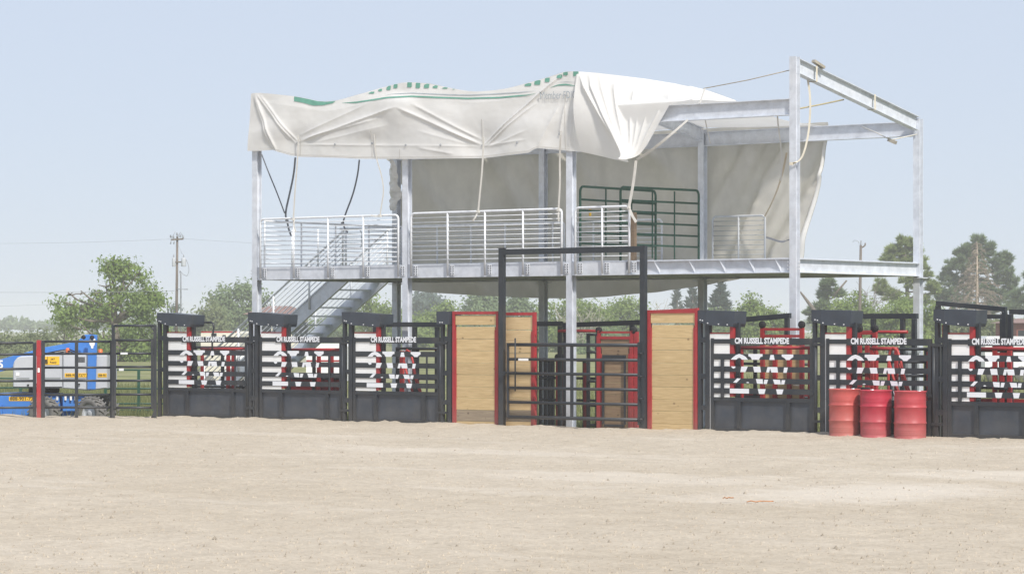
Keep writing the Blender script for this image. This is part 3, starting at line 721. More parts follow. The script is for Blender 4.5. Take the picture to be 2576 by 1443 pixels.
# ================================================================== black arch and its pipe gate
va = VG-0.06
aL, aR = U(1257.5, va), U(1625, va)
arch = Thing('gate_arch', 'tall black square-tube arch over the middle pipe gate', 'arch', (aL, va, 0))
for u in (aL, aR-0.115): arch.part('post', MB().box(u, u+0.115, va-0.05, va+0.05, -0.3, 3.60), DARK)
arch.part('crossbeam', MB().box(aL+0.116, aR-0.116, va-0.048, va+0.048, 3.475, 3.59), DARK)
arch.part('plate', MB().box(aL-0.02, aL+0.135, va-0.053, va+0.053, 3.601, 3.615), DARK)
vp = VG-0.13
gL, gR = U(1275.5, vp), U(1610, vp)
pg = Thing('pipe_gate', 'black six-rail pipe gate closed beneath the tall arch', 'gate', (gL, vp, 0))
zr = [Zs(1440, y, vp) for y in (867, 904.2, 940.3, 977.3, 1013.8, 1051.5)]
fr = MB().box(gL, gL+0.045, vp-0.022, vp+0.022, zr[-1]-0.02, zr[0]+0.035).box(gR-0.045, gR, vp-0.022, vp+0.022, zr[-1]-0.1, zr[0]+0.06)
um = U(1438.5, vp); fr.box(um-0.03, um+0.03, vp-0.018, vp+0.018, zr[-1]+0.03, zr[0]-0.03)
pgf = pg.part('gate_frame', fr, DARK)
for k, z in enumerate(zr): pg.part('rail', MB().tube([(gL+0.045, vp, z), (gR-0.045, vp, z)], 0.036 if k in (0, 5) else 0.03, 8), DARK)
ul = U(1296, vp-0.06)
lm = MB().tube([(ul, vp-0.06, Zs(1296, 983, vp)), (ul, vp-0.06, Zs(1296, 850, vp))], 0.016, 6).tube([(gL-0.1, vp-0.055, 1.09), (ul+0.03, vp-0.055, 1.11)], 0.013, 6).box(gL-0.1, gL-0.02, vp-0.06, vp-0.03, 1.04, 1.12)
pg.part('latch_rod', lm, DARK)
pg.part('tag', MB().box(U(1307, vp), U(1332, vp), vp-0.045, vp-0.037, zr[1]-0.028, zr[1]+0.018), WHITE)
hg = MB()
for z in (0.22, 0.62, 1.05, 1.5): hg.tube([(gR-0.02, vp-0.03, z), (gR+0.07, vp-0.03, z)], 0.02, 6)
pg.part('hinge', hg, DARK)

# ================================================================== barrels
def barrel(x, col, label, rot, zo):
    vb_ = -1.98; u = U(x, vb_)
    T = Thing('barrel', label, 'barrel', (u, vb_, zo), group='steel barrels for the barrel race')
    prof = [(0.274, 0.012), (0.292, 0.0), (0.297, 0.012), (0.292, 0.028), (0.285, 0.035), (0.285, 0.09), (0.288, 0.10), (0.285, 0.11), (0.285, 0.125), (0.288, 0.135), (0.285, 0.145), (0.285, 0.16), (0.288, 0.17), (0.285, 0.18)]
    for h in (0.30, 0.585): prof += [(0.285, h-0.022), (0.291, h-0.014), (0.298, h), (0.291, h+0.014), (0.285, h+0.022)]
    for h in (0.67, 0.70, 0.73): prof += [(0.285, h-0.01), (0.288, h), (0.285, h+0.01)]
    prof += [(0.285, 0.85), (0.292, 0.857), (0.297, 0.868), (0.292, 0.88), (0.280, 0.878), (0.276, 0.862)]
    dm = MB().lathe(prof, T.o, 48); sd_ = x*0.37
    def dent(p):
        q = Vector(p)-T.o; k = 0.010*noise.noise(Vector((q.x*4+sd_, q.y*4, q.z*3)))-0.018*max(0, noise.noise(Vector((q.x*5, q.y*5+sd_, q.z*6)))-0.3)
        f = 1+k/0.285; return (T.o.x+q.x*f, T.o.y+q.y*f, p[2])
    dm.v = [dent(p) for p in dm.v]
    T.part('drum', dm, col)
    T.part('lid', MB().lathe([(0.276, 0.863), (0.20, 0.866), (0.001, 0.866)], T.o, 36), col)
    bn = MB().lathe([(0.035, 0.866), (0.035, 0.885), (0.001, 0.886)], (T.o.x+0.17*cos(rot), T.o.y+0.17*sin(rot), T.o.z), 12)
    T.part('bung', bn, BOLT)
    return T
def barrelmat(n, c, d): return mat(n, c, 0.46, 0, 0.10, 4, dirt=(d, 2.6, 0.8, (1, 1, 0.4)), foot=0.25)
barrel(2125, barrelmat('barrel_faded_red', (0.45, 0.085, 0.075), (0.48, 0.20, 0.18)), 'faded orange-red barrel, the left one of three, partly in its neighbour\'s shade', 1.0, 0.0)
barrel(2203.5, barrelmat('barrel_crimson', (0.42, 0.030, 0.055), (0.44, 0.14, 0.17)), 'deep crimson barrel standing in the middle of three', 2.5, -0.012)
barrel(2290, barrelmat('barrel_red', (0.42, 0.055, 0.065), (0.45, 0.16, 0.165)), 'plain red barrel, the right one of three, small dents', 0.2, -0.02)

# ================================================================== alleys and pens behind the chutes
def alley_frame(x0, x1, y, v, posts, label, h=0.10, tilt=0.0, red=None):
    a, b = U(x0, v), U(x1, v); z = Zs((x0+x1)/2, y, v)
    T = Thing('alley_frame', label, 'pen frame', (a, v, 0), group='charcoal overhead frames of the stock alleys')
    for xp in posts:
        u = U(xp, v); t = (u-a)/(b-a)
        T.part('post', MB().box(u-0.04, u+0.04, v-0.04, v+0.04, GZ-0.05, z-h/2-0.002+tilt*(t-.5)), DARK)
    mb = MB(); mb.hexa([(a, v-.045, z-h/2-tilt/2), (b, v-.045, z-h/2+tilt/2), (b, v+.045, z-h/2+tilt/2), (a, v+.045, z-h/2-tilt/2)], [(a, v-.045, z+h/2-tilt/2), (b, v-.045, z+h/2+tilt/2), (b, v+.045, z+h/2+tilt/2), (a, v+.045, z+h/2-tilt/2)])
    T.part('beam', mb, DARK)
    if red:
        for (xa, xb, yy) in red:
            T.part('track', MB().tube([(U(xa, v-0.1), v-0.1, Zs(xa, yy, v-0.1)), (U(xb, v-0.1), v-0.1, Zs(xb, yy, v-0.1))], 0.03, 8), RED)
    return T
alley_frame(930, 1110, 816, -0.2, (945, 1043, 1100), 'overhead alley frame between the third left chute and the left plank panel', red=[(1047, 1108, 877)])
alley_frame(1342, 1414, 814, 0.9, (1346, 1409), 'short overhead alley frame behind the left half of the pipe gate')
alley_frame(1418, 1620, 814, 0.5, (1423, 1590), 'overhead alley frame crossing behind the middle column to the right arch post', tilt=0.06, red=[(1405, 1508, 832)])
alley_frame(1850, 1988, 799.5, -0.3, (1856, 1980), 'overhead alley frame left of the tall right front column', tilt=0.09)
alley_frame(2135, 2308, 795, 0.3, (2197, 2271, 2300), 'overhead alley frame between the barrel chute hood and the right back column', red=[(2138, 2283, 834.5)])
alley_frame(2357, 2531, 770, -0.6, (2360, 2527), 'sloping overhead alley frame above the right end chute', tilt=-0.12, h=0.085)
alley_frame(2450, 2527, 796, 0.8, (2455, 2522), 'lower overhead alley frame behind the right end chute hood', h=0.08)
alley_frame(2541, 2700, 785, -0.6, (2542, 2640), 'overhead alley frame cut by the right edge of the picture', h=0.09, tilt=-0.02)

def slide_gate(x0, x1, v, ytop, label, bars=(), wood=False, nred=2):
    a, b = U(x0, v), U(x1, v); z = Zs((x0+x1)/2, ytop, v)
    T = Thing('slide_gate', label, 'gate', (a, v, 0), group='red sliding alley gates')
    fm = MB()
    for u in (a, b-0.08): fm.box(u, u+0.08, v-0.03, v+0.03, GZ+0.1, z)
    for dz in (0.0, -0.13): fm.box(a+0.081, b-0.081, v-0.026, v+0.026, z-0.055+dz, z+dz-0.003)
    for k in range(nred): fm.box(lerp(a, b, (k+1)/(nred+1))-0.04, lerp(a, b, (k+1)/(nred+1))+0.04, v-0.028, v+0.028, GZ+0.1, z-0.19)
    T.part('frame', fm, RED)
    for u in (a+0.04, b-0.04): T.part('roller', MB().lathe([(0.0, -0.03), (0.065, -0.03), (0.072, -0.02), (0.072, 0.02), (0.065, 0.03), (0, 0.03)], (u, v-0.01, z+0.06), 16, 'v'), RUBBER)
    if wood:
        n = 6
        for k in range(n): T.part('plank', MB().box(a+0.085, b-0.085, v+0.03, v+0.06, lerp(0.1, z-0.3, k/n)+0.003, lerp(0.1, z-0.3, (k+1)/n)-0.003), WOOD)
    else:
        for zz in bars: T.part('rail', MB().tube([(a+0.05, v-0.05, zz), (b-0.05, v-0.05, zz)], 0.03, 8), DARK)
    return T
slide_gate(1914, 2022, -0.75, 824, 'red roller gate with planks behind the chute right of the wide plank panel', wood=True, nred=2)
slide_gate(2158, 2206, -0.6, 834, 'narrow red roller gate behind the barrel chute', (0.5, 0.85, 1.2, 1.5), nred=1)
slide_gate(2498, 2545, -0.7, 868, 'red roller gate behind the right end chute', (0.5, 0.9, 1.25), nred=1)
slide_gate(1400, 1424, 1.7, 905, 'small red gate far back between the two middle columns', (0.35, 0.7), nred=0)

def pen_panel(x0, x1, v, zs, ups, label, red=(), m=DARK, r=0.028, skirt=None):
    a, b = U(x0, v), U(x1, v)
    T = Thing('stock_pen', label, 'pen panel', (a, v, 0), group='charcoal pipe panels of the stock pens')
    fm = MB()
    for u in [a, b]+[U(x, v) for x in ups]: fm.box(u-0.03, u+0.03, v-0.028, v+0.028, GZ+0.02, zs[0]+0.03)
    T.part('upright', fm, m)
    for z in zs: T.part('rail', MB().tube([(a, v-0.032, z), (b, v-0.032, z)], r, 7), m)
    for x in red:
        u = U(x, v-0.1); T.part('red_bar', MB().box(u-0.045, u+0.045, v-0.13, v-0.09, GZ+0.1, zs[0]-0.05), RED)
    if skirt: T.part('skirt', MB().box(a+0.04, b-0.04, v-0.008, v+0.008, skirt[0], skirt[1]), RED)
    return T
pen_panel(492, 622, -0.7, (1.56, 1.24, 0.96, 0.68, 0.35), (560,), 'pipe panel behind the left end chute', red=(575, 588))
pen_panel(722, 858, -0.7, (1.50, 1.22, 0.9, 0.6, 0.3), (790, 830), 'pipe panel with red boards behind the chute at the stair foot', red=(803, 835), skirt=(0.52, 1.0))
pen_panel(1000, 1105, -0.6, (1.56, 1.20, 0.92, 0.62, 0.3), (1050,), 'pipe panel behind the third chute from the left end', red=(1012,))
pen_panel(1360, 1502, 1.9, (1.30, 0.92, 0.45, 0.08), (1372, 1382, 1391, 1470), 'pipe panel deep behind the pipe gate among the columns', red=(1474,))
pen_panel(1480, 1502, 0.2, (1.86, 1.5, 0.9, 0.4, 0.0), (), 'narrow pipe panel against the brown plank slide gate')
pen_panel(1596, 1618, 0.2, (1.5, 1.2, 0.85, 0.5, 0.1), (), 'narrow pipe panel between brown slide gate and right arch post')
pen_panel(1862, 2040, -0.5, (1.63, 1.30, 0.98, 0.66, 0.3), (1900, 1990), 'pipe panel with a red skirt behind the chute beside the tall right column', skirt=(0.30, 0.72))
pen_panel(2150, 2345, -0.35, (1.60, 1.36, 1.10, 0.80, 0.45), (2240, 2330), 'pipe panel behind the barrel chute', red=(2204, 2338))
pen_panel(2420, 2640, -0.45, (1.58, 1.25, 0.9, 0.55), (2530,), 'pipe panel with a red skirt behind the right end chute', red=(2520,), skirt=(0.30, 0.70))
for (xa, xb, yy, lab) in ((506, 624, 877, 'red pipe rail across the left end chute'), (725, 860, 879, 'red pipe rail across the chute at the stair foot'), (1862, 2040, 874.5, 'red pipe rail behind the sign of the chute beside the tall right column'), (2190, 2258, 876.5, 'short red pipe rail above the left and middle barrels'), (2430, 2640, 877, 'red pipe rail across the right end chute')):
    v = -1.05; T = single('red_rail', MB().tube([(U(xa, v), v, Zs(xa, yy, v)), (U(xb, v), v, Zs(xb, yy, v))], 0.032, 8).box(U(xa, v), U(xa, v)+0.06, v-0.02, v+0.03, GZ+0.1, Zs(xa, yy, v)-0.01).box(U(xb, v)-0.06, U(xb, v), v-0.02, v+0.03, GZ+0.1, Zs(xb, yy, v)-0.01), RED, lab, 'rail', (U(xa, v), v, 0), group='red pipe rails behind the chutes')
# utility cabinet, hose
vc = 1.4
cb = Thing('utility_cabinet', 'grey utility cabinet standing behind the barrel chute', 'cabinet', (U(2236, vc), vc, GZ))
ca, cbb = U(2236, vc), U(2284, vc)
cb.part('body', MB().box(ca, cbb, vc, vc+0.45, GZ, 1.50), GREYBOX)
cb.part('lid', MB().box(ca-0.02, cbb+0.02, vc-0.03, vc+0.48, 1.502, 1.55), GREYBOX)
cb.part('door', MB().box(ca+0.04, cbb-0.04, vc-0.02, vc-0.002, 0.1, 1.42), GREYBOX)
def hose(cx, yt, label, drops):
    v = -1.2; mb = MB(); u = U(cx, v); z = Zs(cx, yt, v)
    pts = [(u-0.10+0.0*k, v, z-1.3+0.2*k) for k in range(6)]+[(u-0.07, v, z-0.08), (u, v, z), (u+0.09, v, z-0.05), (u+0.15, v, z-0.22), (u+0.22, v, z-0.5), (u+0.36, v, z-0.85), (u+0.48, v, z-1.15)]
    pts2 = [(u-0.12, v+0.05, z-0.25), (u-0.03, v+0.05, z-0.55), (u+0.12, v+0.05, z-0.9), (u+0.25, v+0.05, z-1.2)]
    single('hose', mb.tube(pts, 0.025, 7).tube(pts2, 0.025, 7).tube([(p[0]+0.2, p[1]+0.02, p[2]-0.05) for p in pts2], 0.025, 7), mat('red_hose', (0.45, 0.05, 0.045), 0.5), label, 'hose', (u, v, 0), group='red air hoses draped behind the chutes')
hose(1024, 880, 'red hose draped behind the third chute from the left end', 0)
vp_ = -1.25
single('air_pipe', MB().tube([P(505, 811, vp_), P(530, 810, vp_), P(536, 813, vp_), P(538, 822, vp_), P(536, 836, vp_), P(534, 852, vp_), P(534, 900, vp_)], 0.022, 7), DARK, 'thin black bent pipe rising behind the left end chute gate', 'pipe', P(534, 900, vp_))
hose(2247, 874, 'red hose looped above the right barrel', 0)

# ================================================================== pipe fence at the left, and what stands behind it
YF = 61.7
def fence(x0, x1, ys, label, mids=(), top=None, Y=YF, m=DARK, foot=1052, r=0.028, name='pipe_fence', group='pipe fence panels beside the boom lift', ys2=None):
    a, b = WX(x0, Y), WX(x1, Y)
    T = Thing(name, label, 'fence panel', (a, Y, 0), 'world', group)
    fm = MB(); zt = WZ(top or ys[0], Y)+0.02
    for x in [a+0.035, b-0.035]+[WX(k, Y) for k in mids]:
        fm.box(x-0.034, x+0.034, Y-0.03, Y+0.03, WZ(foot, Y)-0.15, zt)
    T.part('upright', fm, m)
    if top: T.part('rail', MB().tube([(a+0.07, Y, WZ(top, Y)), (b-0.07, Y, WZ(top, Y))], r, 7), m)
    for k, y in enumerate(ys):
        y2 = (ys2 or ys)[k]
        T.part('rail', MB().tube([(a+0.06, Y-0.005, WZ(y, Y)), (b-0.06, Y-0.005, WZ(y2, Y))], r, 7), m)
    return T
fence(-120, 91, (864, 892, 929, 959, 992.5, 1025.5), 'charcoal pipe fence panel at the picture\'s left edge, before the blue boom', (-10,), ys2=(861.5, 890.5, 927, 957.5, 990.5, 1024.5))
p = Thing('fence_post', 'red steel post between two charcoal fence panels', 'post', (WX(98, YF), YF, 0), 'world')
p.part('post', MB().box(WX(93, YF), WX(103.5, YF), YF-0.05, YF+0.05, -0.15, WZ(855, YF)), RED)
p.part('collar', MB().box(WX(92, YF), WX(104.5, YF), YF-0.056, YF+0.056, WZ(895, YF), WZ(878, YF)), RED)
p.part('tag', MB().box(WX(96, YF), WX(101, YF), YF-0.062, YF-0.056, WZ(936, YF), WZ(925, YF)), WHITE)
fence(105, 285, (858.5, 889.5, 924, 957, 992, 1024), 'charcoal pipe fence panel in front of the boom lift engine cover', (192.5,))
def walk_gate():
    Y = YF-0.15
    T = fence(281, 394, (855.5, 888.7, 922.5, 957, 991.5, 1025), 'tall charcoal walk gate between boom lift and the first chute', (), top=819, Y=Y, name='walk_gate', group=None)
    a, b = WX(287, Y), WX(386, Y)
    for x in (a, b-0.05): T.part('stile', MB().box(x, x+0.05, Y-0.06, Y-0.032, WZ(1027, Y), WZ(853, Y)), DARK)
    T.part('latch', MB().box(WX(304, Y), WX(322, Y), Y-0.06, Y-0.04, WZ(891, Y), WZ(886, Y)).box(WX(300, Y), WX(312, Y), Y-0.06, Y-0.04, WZ(932, Y), WZ(926, Y)), BOLT)
    T.part('brace', MB().tube([(WX(380, Y), Y, WZ(820, Y)), (WX(391, Y), Y, WZ(838, Y))], 0.02, 6), DARK)
    T.part('brace', MB().tube([(WX(392, Y), Y, WZ(1030, Y)), (WX(381, Y), Y, WZ(1054, Y))], 0.03, 6), DARK)
walk_gate()
fence(-60, 110, (951, 975, 1000, 1022, 1040), 'green pipe panel standing in the field left of the boom lift', (-5, 52), Y=70, m=GREEN, foot=1060, r=0.022, group='green pipe panels in the field')
fence(262, 440, (930, 977, 1015, 1031), 'green pipe panel standing in the field behind the walk gate', (349,), Y=69, m=GREEN, foot=1045, r=0.022, group='green pipe panels in the field')

YB = 65.0
def bX(x): return WX(x, YB)
def bZ(y): return WZ(y, YB)
def zx(px): return px*0.1793                 # close-up pixels (0..1587) to survey columns
def zy(py): return 810.4+py*0.1793
lift = Thing('boom_lift', 'blue and silver boom lift parked behind the left fence', 'boom lift', (bX(160), YB, GZ), 'world')
def rprism(poly, y0, y1, e=0.0):
    """polygon of survey (col,row) points extruded in depth, with a small chamfer"""
    pts = [(bX(a), bZ(b)) for a, b in poly]; cx = sum(a for a, b in pts)/len(pts); cz = sum(b for a, b in pts)/len(pts)
    mb = MB()
    if not e: return mb.prism_v(pts, y0, y1)
    def sh(k): return [(a+(cx-a)/max(1e-6, sqrt((cx-a)**2+(cz-b)**2))*k, b+(cz-b)/max(1e-6, sqrt((cx-a)**2+(cz-b)**2))*k) for a, b in pts]
    n = len(pts); i = sh(e)
    rings = [[(a, y0, b) for a, b in i], [(a, y0+e, b) for a, b in pts], [(a, y1-e, b) for a, b in pts], [(a, y1, b) for a, b in i]]
    vs = sum(rings, []); fs = [tuple(range(n)), tuple(range(4*n-1, 3*n-1, -1))]
    for r in range(3): fs += [((r+1)*n+k, (r+1)*n+(k+1) % n, r*n+(k+1) % n, r*n+k) for k in range(n)]
    return mb.add(vs, fs)
Z_ = lambda pts: [(zx(a), zy(b)) for a, b in pts]
# silver covers
lift.part('engine_cover', rprism(Z_([(240,900),(240,600),(255,545),(300,490),(350,470),(925,450),(925,915),(245,905)]), YB-0.55, YB+1.1, 0.03), SILVER)
lift.part('engine_cover', rprism(Z_([(930,450),(1550,455),(1550,915),(1300,950),(930,915)]), YB-0.53, YB+1.1, 0.03), SILVER)
lift.part('hood', rprism(Z_([(660,450),(740,425),(810,395),(980,392),(1060,440),(1060,452)]), YB-0.2, YB+0.7, 0.02), WHITE)
lift.part('seam', MB().box(bX(zx(615)), bX(zx(905)), YB-0.558, YB-0.552, bZ(zy(785)), bZ(zy(765))).box(bX(zx(290)), bX(zx(470)), YB-0.558, YB-0.552, bZ(zy(785)), bZ(zy(768))).box(bX(zx(940)), bX(zx(1250)), YB-0.54, YB-0.533, bZ(zy(790)), bZ(zy(775))), MATS['grey_cabinet'])
lift.part('beacon', MB().lathe([(0.05, 0), (0.05, 0.1), (0.03, 0.13), (0.001, 0.13)], (bX(zx(980)), YB-0.3, bZ(zy(435))), 12), AMBER)
lift.part('beacon', MB().lathe([(0.05, 0), (0.05, 0.09), (0.001, 0.1)], (bX(zx(1435)), YB-0.3, bZ(zy(432))), 12), AMBER)
# boom and its turret plates
bo = lift.part('boom', rprism(Z_([(-700,650),(-60,540),(240,455),(460,400),(640,350),(1060,275),(1130,250),(1215,172),(1290,168),(1290,450),(1060,450),(1040,410),(980,392),(810,395),(660,440),(480,470),(240,600),(110,665),(-60,705),(-700,820)]), YB-0.15, YB+0.15, 0.02), BLUE)
lift.part('turret_plate', rprism(Z_([(1283,932),(1290,175),(1300,170),(1420,175),(1395,932)]), YB-0.62, YB-0.56, 0.01), BLUE)
lift.part('turret_plate', rprism(Z_([(1090,450),(1130,250),(1215,172),(1290,170),(1290,450)]), YB-0.30, YB+0.5, 0.01), BLUE)
em = MB()
for poly in ([(1308,262),(1320,222),(1334,245),(1338,262)], [(1360,262),(1366,222),(1395,232),(1392,262)], [(1308,278),(1390,278),(1380,322),(1368,330),(1364,362),(1338,362),(1332,330),(1318,318)]):
    em.add([(bX(zx(a)), YB-0.626, bZ(zy(b))) for a, b in poly], [tuple(range(len(poly)-1, -1, -1))])
lift.part('emblem', em, WHITE)
lift.part('lettering', text_mb('S45', 0.20, 0.36, lambda x, y: (bX(-28)+x, YB-0.156, bZ(926.5)+y), 0.03), WHITE, bo)
for k in range(6): lift.part('vent_slot', MB().box(bX(zx(1110)), bX(zx(1240)), YB-0.536, YB-0.531, bZ(zy(548-k*13))-0.012, bZ(zy(548-k*13))), BLACK)
for a, b in ((560, 850), (1150, 850), (440, 860)): lift.part('cover_latch', MB().box(bX(zx(a)), bX(zx(a+26)), YB-0.575, YB-0.556, bZ(zy(b+22)), bZ(zy(b))), RUBBER)
for k in range(3):
    y0_ = 300+k*24
    lift.part('hydraulic_hose', MB().tube([(bX(zx(1090)), YB-0.22, bZ(zy(y0_+120))), (bX(zx(1000)), YB-0.32-k*.03, bZ(zy(y0_+75))), (bX(zx(860)), YB-0.26, bZ(zy(y0_+95))), (bX(zx(690)), YB-0.2, bZ(zy(y0_+130)))], 0.016, 6), RUBBER)
lift.part('edge_trim', MB().box(bX(zx(245)), bX(zx(925)), YB-0.562, YB-0.548, bZ(zy(905)), bZ(zy(893))), RUBBER)
lift.part('mirror_bracket', MB().tube([(bX(zx(625)), YB-0.2, bZ(zy(450))), (bX(zx(640)), YB-0.3, bZ(zy(405))), (bX(zx(622)), YB-0.3, bZ(zy(372)))], 0.03, 6), LUMBER)
for a in (1230, 1350): lift.part('pin', MB().lathe([(0.001, -0.03), (0.05, -0.03), (0.05, 0.03), (0.001, 0.03)], (bX(zx(a)), YB-0.63, bZ(zy(208))), 12, 'v'), RUBBER)
# signs
def sign(par, x0, y0, x1, y1, v, txt, th, name='sign', inset=0.04, bold=0.02):
    s = lift.part(name, MB().box(bX(zx(x0)), bX(zx(x1)), v-0.006, v, bZ(zy(y1)), bZ(zy(y0))), YELLOW, par)
    W = bX(zx(x1))-bX(zx(x0)); H = bZ(zy(y0))-bZ(zy(y1))
    for t, fx0, fx1, fy0, fy1 in txt:
        lift.part('lettering', text_mb(t, H*(fy1-fy0), W*(fx1-fx0), lambda x, y: (bX(zx(x0))+W*fx0+x, v-0.009, bZ(zy(y1))+H*fy0+y), bold), BLACK, par)
    return s
sg = sign(None, 628, 475, 888, 590, YB-0.555, [('24/7', 0.53, 0.76, 0.55, 0.82), ('Ready', 0.50, 0.86, 0.12, 0.42)], 0.1)
pic = MB()
for poly in ([(630,578),(630,560),(722,560),(722,578)], [(640,556),(648,528),(662,528),(668,556)], [(690,556),(690,520),(715,512),(720,556)], [(722,478),(728,478),(726,578),(720,578)], [(632,482),(640,478),(640,556),(632,556)]):
    pic.add([(bX(zx(a)), YB-0.565, bZ(zy(b))) for a, b in poly], [(0,1,2,3)])
lift.part('pictogram', pic, BLACK)
sign(None, 960, 706, 1268, 762, YB-0.535, [('888-901-7277', 0.05, 0.95, 0.2, 0.8)], 0.1)
sign(None, 1420, 708, 1545, 762, YB-0.535, [('888-901', 0.08, 0.95, 0.2, 0.8)], 0.1)
for (a, b, c, d) in ((285,695,330,745), (640,695,690,750)):
    lift.part('label_plate', MB().box(bX(zx(a)), bX(zx(c)), YB-0.562, YB-0.556, bZ(zy(d)), bZ(zy(b))), WHITE)
# turntable, chassis
lift.part('turntable', MB().lathe([(0.001, 0), (0.34, 0), (0.36, 0.03), (0.36, 0.14), (0.001, 0.14)], (bX(zx(600)), YB+0.2, bZ(zy(985))), 24), RUBBER)
ch = lift.part('chassis', rprism(Z_([(-260,1290),(-260,1010),(0,990),(300,975),(860,990),(870,1180),(870,1330),(120,1330),(0,1300)]), YB-0.35, YB+0.35, 0.02), BLUE)
lift.part('axle_beam', rprism(Z_([(885,1335),(870,1020),(1210,1030),(1225,1330),(1100,1345)]), YB-0.2, YB+0.9, 0.02), BLUE)
lift.part('shield', MB().add([(bX(zx(x)), YB-0.36+0.06*cos((x-1060)/110), bZ(zy(y))) for x in (915, 960, 1010, 1060, 1110, 1160, 1200) for y in (1235, 1030)], [(2*k+2, 2*k, 2*k+1, 2*k+3) for k in range(6)], True), BLUE)
sign(ch, 165, 1035, 590, 1095, YB-0.352, [('888-901-7277', 0.03, 0.97, 0.12, 0.88)], 0.1)
dec = MB()
for x in (840, 955, 1030, 1095): dec.box(bX(zx(x-14)), bX(zx(x+14)), YB-0.37, YB-0.362, bZ(zy(1085)), bZ(zy(1030)))
lift.part('decal', dec, WHITE)
def wheel(cx, cy, yv, steer):
    c = (0, 0, 0); w = 0.30; r = 0.37
    prof = [(0.20, -w/2+0.05), (0.23, -w/2), (0.33, -w/2), (r-0.01, -w/2+0.035), (r, -w/2+0.07), (r, w/2-0.07), (r-0.01, w/2-0.035), (0.33, w/2), (0.23, w/2), (0.20, w/2-0.05)]
    mb = MB().lathe(prof, c, 36, 'v')
    lug = MB()
    for k in range(20):
        for s in (-1, 1):
            t = 2*pi*(k+0.5*(s > 0))/20; t2 = t+0.20
            q = []
            for (tt, yy) in ((t, s*0.01), (t+0.09, s*0.01), (t2+0.09, s*0.15), (t2, s*0.15)):
                q.append((tt, yy))
            vs = [(rr*cos(a), b, rr*sin(a)) for rr in (r-0.01, r+0.025) for a, b in q]
            lug.add(vs, [(4,5,6,7), (7,6,5,4), (0,1,5,4), (1,2,6,5), (2,3,7,6), (3,0,4,7)])
    def put(m):
        cs, sn = cos(steer), sin(steer)
        m.v = [(bX(zx(cx))+x*cs-y*sn, yv+x*sn+y*cs, bZ(zy(cy))+z) for x, y, z in m.v]; return m
    t = lift.part('wheel', put(mb), TYRE)
    lift.part('tread', put(lug), TYRE, t)
    lift.part('rim', put(MB().lathe([(0.001, -0.09), (0.07, -0.10), (0.09, -0.07), (0.17, -0.07), (0.205, -0.11)], c, 24, 'v')), SILVER, t)
wheel(690, 1262, YB-0.62, -0.45); wheel(1350, 1262, YB-0.62, -0.62); wheel(760, 1250, YB+1.0, 0.0); wheel(1330, 1250, YB+1.2, -0.3)
lift.part('bracket', rprism(Z_([(20,1320),(30,1160),(75,1150),(80,1320)]), YB-0.45, YB-0.36), BLUE)

# ------------------------------------------------------------------ vehicles and buildings far behind
def trailer(x0, x1, ytop, ybot, Y, dep, label, stripe=None, windows=(), col=WHITE, wheels=(), name='trailer', cat='trailer', roof=None):
    a, b = WX(x0, Y), WX(x1, Y); z1, z0 = WZ(ytop, Y), max(GZ+0.35, WZ(ybot, Y)); c = (b-a)*0.03
    T = Thing(name, label, cat, (a, Y, GZ), 'world')
    pts = [(a, z0), (b, z0), (b, z1-c*2), (b-c*1.5, z1), (a+c*1.5, z1), (a, z1-c*2)]
    T.part('body', MB().prism_v(pts, Y, Y+dep), col)
    if roof: T.part('roof', MB().box(a+c, b-c, Y+0.05, Y+dep-0.05, z1+0.003, z1+0.09), roof)
    if stripe: T.part('stripe', MB().box(a+0.01, b-0.01, Y-0.012, Y-0.002, WZ(stripe[1], Y), WZ(stripe[0], Y)), RED)
    for (w0, v0, w1, v1) in windows: T.part('window', MB().box(WX(w0, Y), WX(w1, Y), Y-0.02, Y-0.004, WZ(v1, Y), WZ(v0, Y)), GLASS)
    for w in wheels: T.part('wheel', MB().lathe([(0.001, -0.1), (0.3, -0.1), (0.34, -0.06), (0.34, 0.1), (0.001, 0.1)], (WX(w, Y), Y-0.02, GZ+0.34), 20, 'v'), TYRE)
    return T
trailer(505, 596, 833, 965, 96, 5, 'cream camper trailer behind the left end chute, red trim at its roof', (833, 836), ((532, 838, 545, 846), (560, 842, 568, 848)), CREAM, (520, 580), 'camper_trailer', 'trailer')
trailer(560, 640, 882, 968, 93, 4, 'low white stock trailer parked right of the cream camper', None, ((596, 900, 604, 912), (612, 900, 618, 912)), WHITE, (600, 625), 'stock_trailer')
trailer(770, 866, 866, 960, 100, 5, 'white horse trailer seen beneath the staircase', (905, 909), ((800, 878, 816, 890), (830, 878, 846, 890)), WHITE, (800, 840), 'horse_trailer')
trailer(2478, 2600, 846, 950, 118, 5, 'white motorhome behind the right end chute', (880, 884), ((2500, 856, 2516, 868), (2540, 856, 2556, 868)), WHITE, (2500, 2570), 'motorhome', 'motorhome')
def house(x0, x1, yr, ye, Y, label, roofm, wallm):
    a, b = WX(x0, Y), WX(x1, Y); zr, ze = WZ(yr, Y), WZ(ye, Y); d = 9
    T = Thing('house', label, 'house', (a, Y, GZ), 'world')
    T.part('wall', MB().box(a+0.4, b-0.4, Y+0.4, Y+d-0.4, GZ, ze), wallm)
    m = MB(); m.add([(a, Y, ze), (b, Y, ze), (b-1.2, Y+d/2, zr), (a+1.2, Y+d/2, zr), (a, Y+d, ze), (b, Y+d, ze)], [(0,1,2,3), (5,4,3,2), (1,5,2), (4,0,3)])
    T.part('roof', m, roofm)
    for k in range(3):
        x = lerp(a, b, 0.2+0.3*k); T.part('window', MB().box(x, x+1.0, Y+0.37, Y+0.396, ze-1.5, ze-0.5), GLASS)
house(610, 765, 768, 790, 175, 'distant house with a red-brown roof behind the staircase', ROOFM, CREAM)
house(2545, 2640, 800, 812, 190, 'distant brick house at the right edge beyond the pens', ROOFM, mat('brick_wall', (0.25, 0.09, 0.075), 0.9))

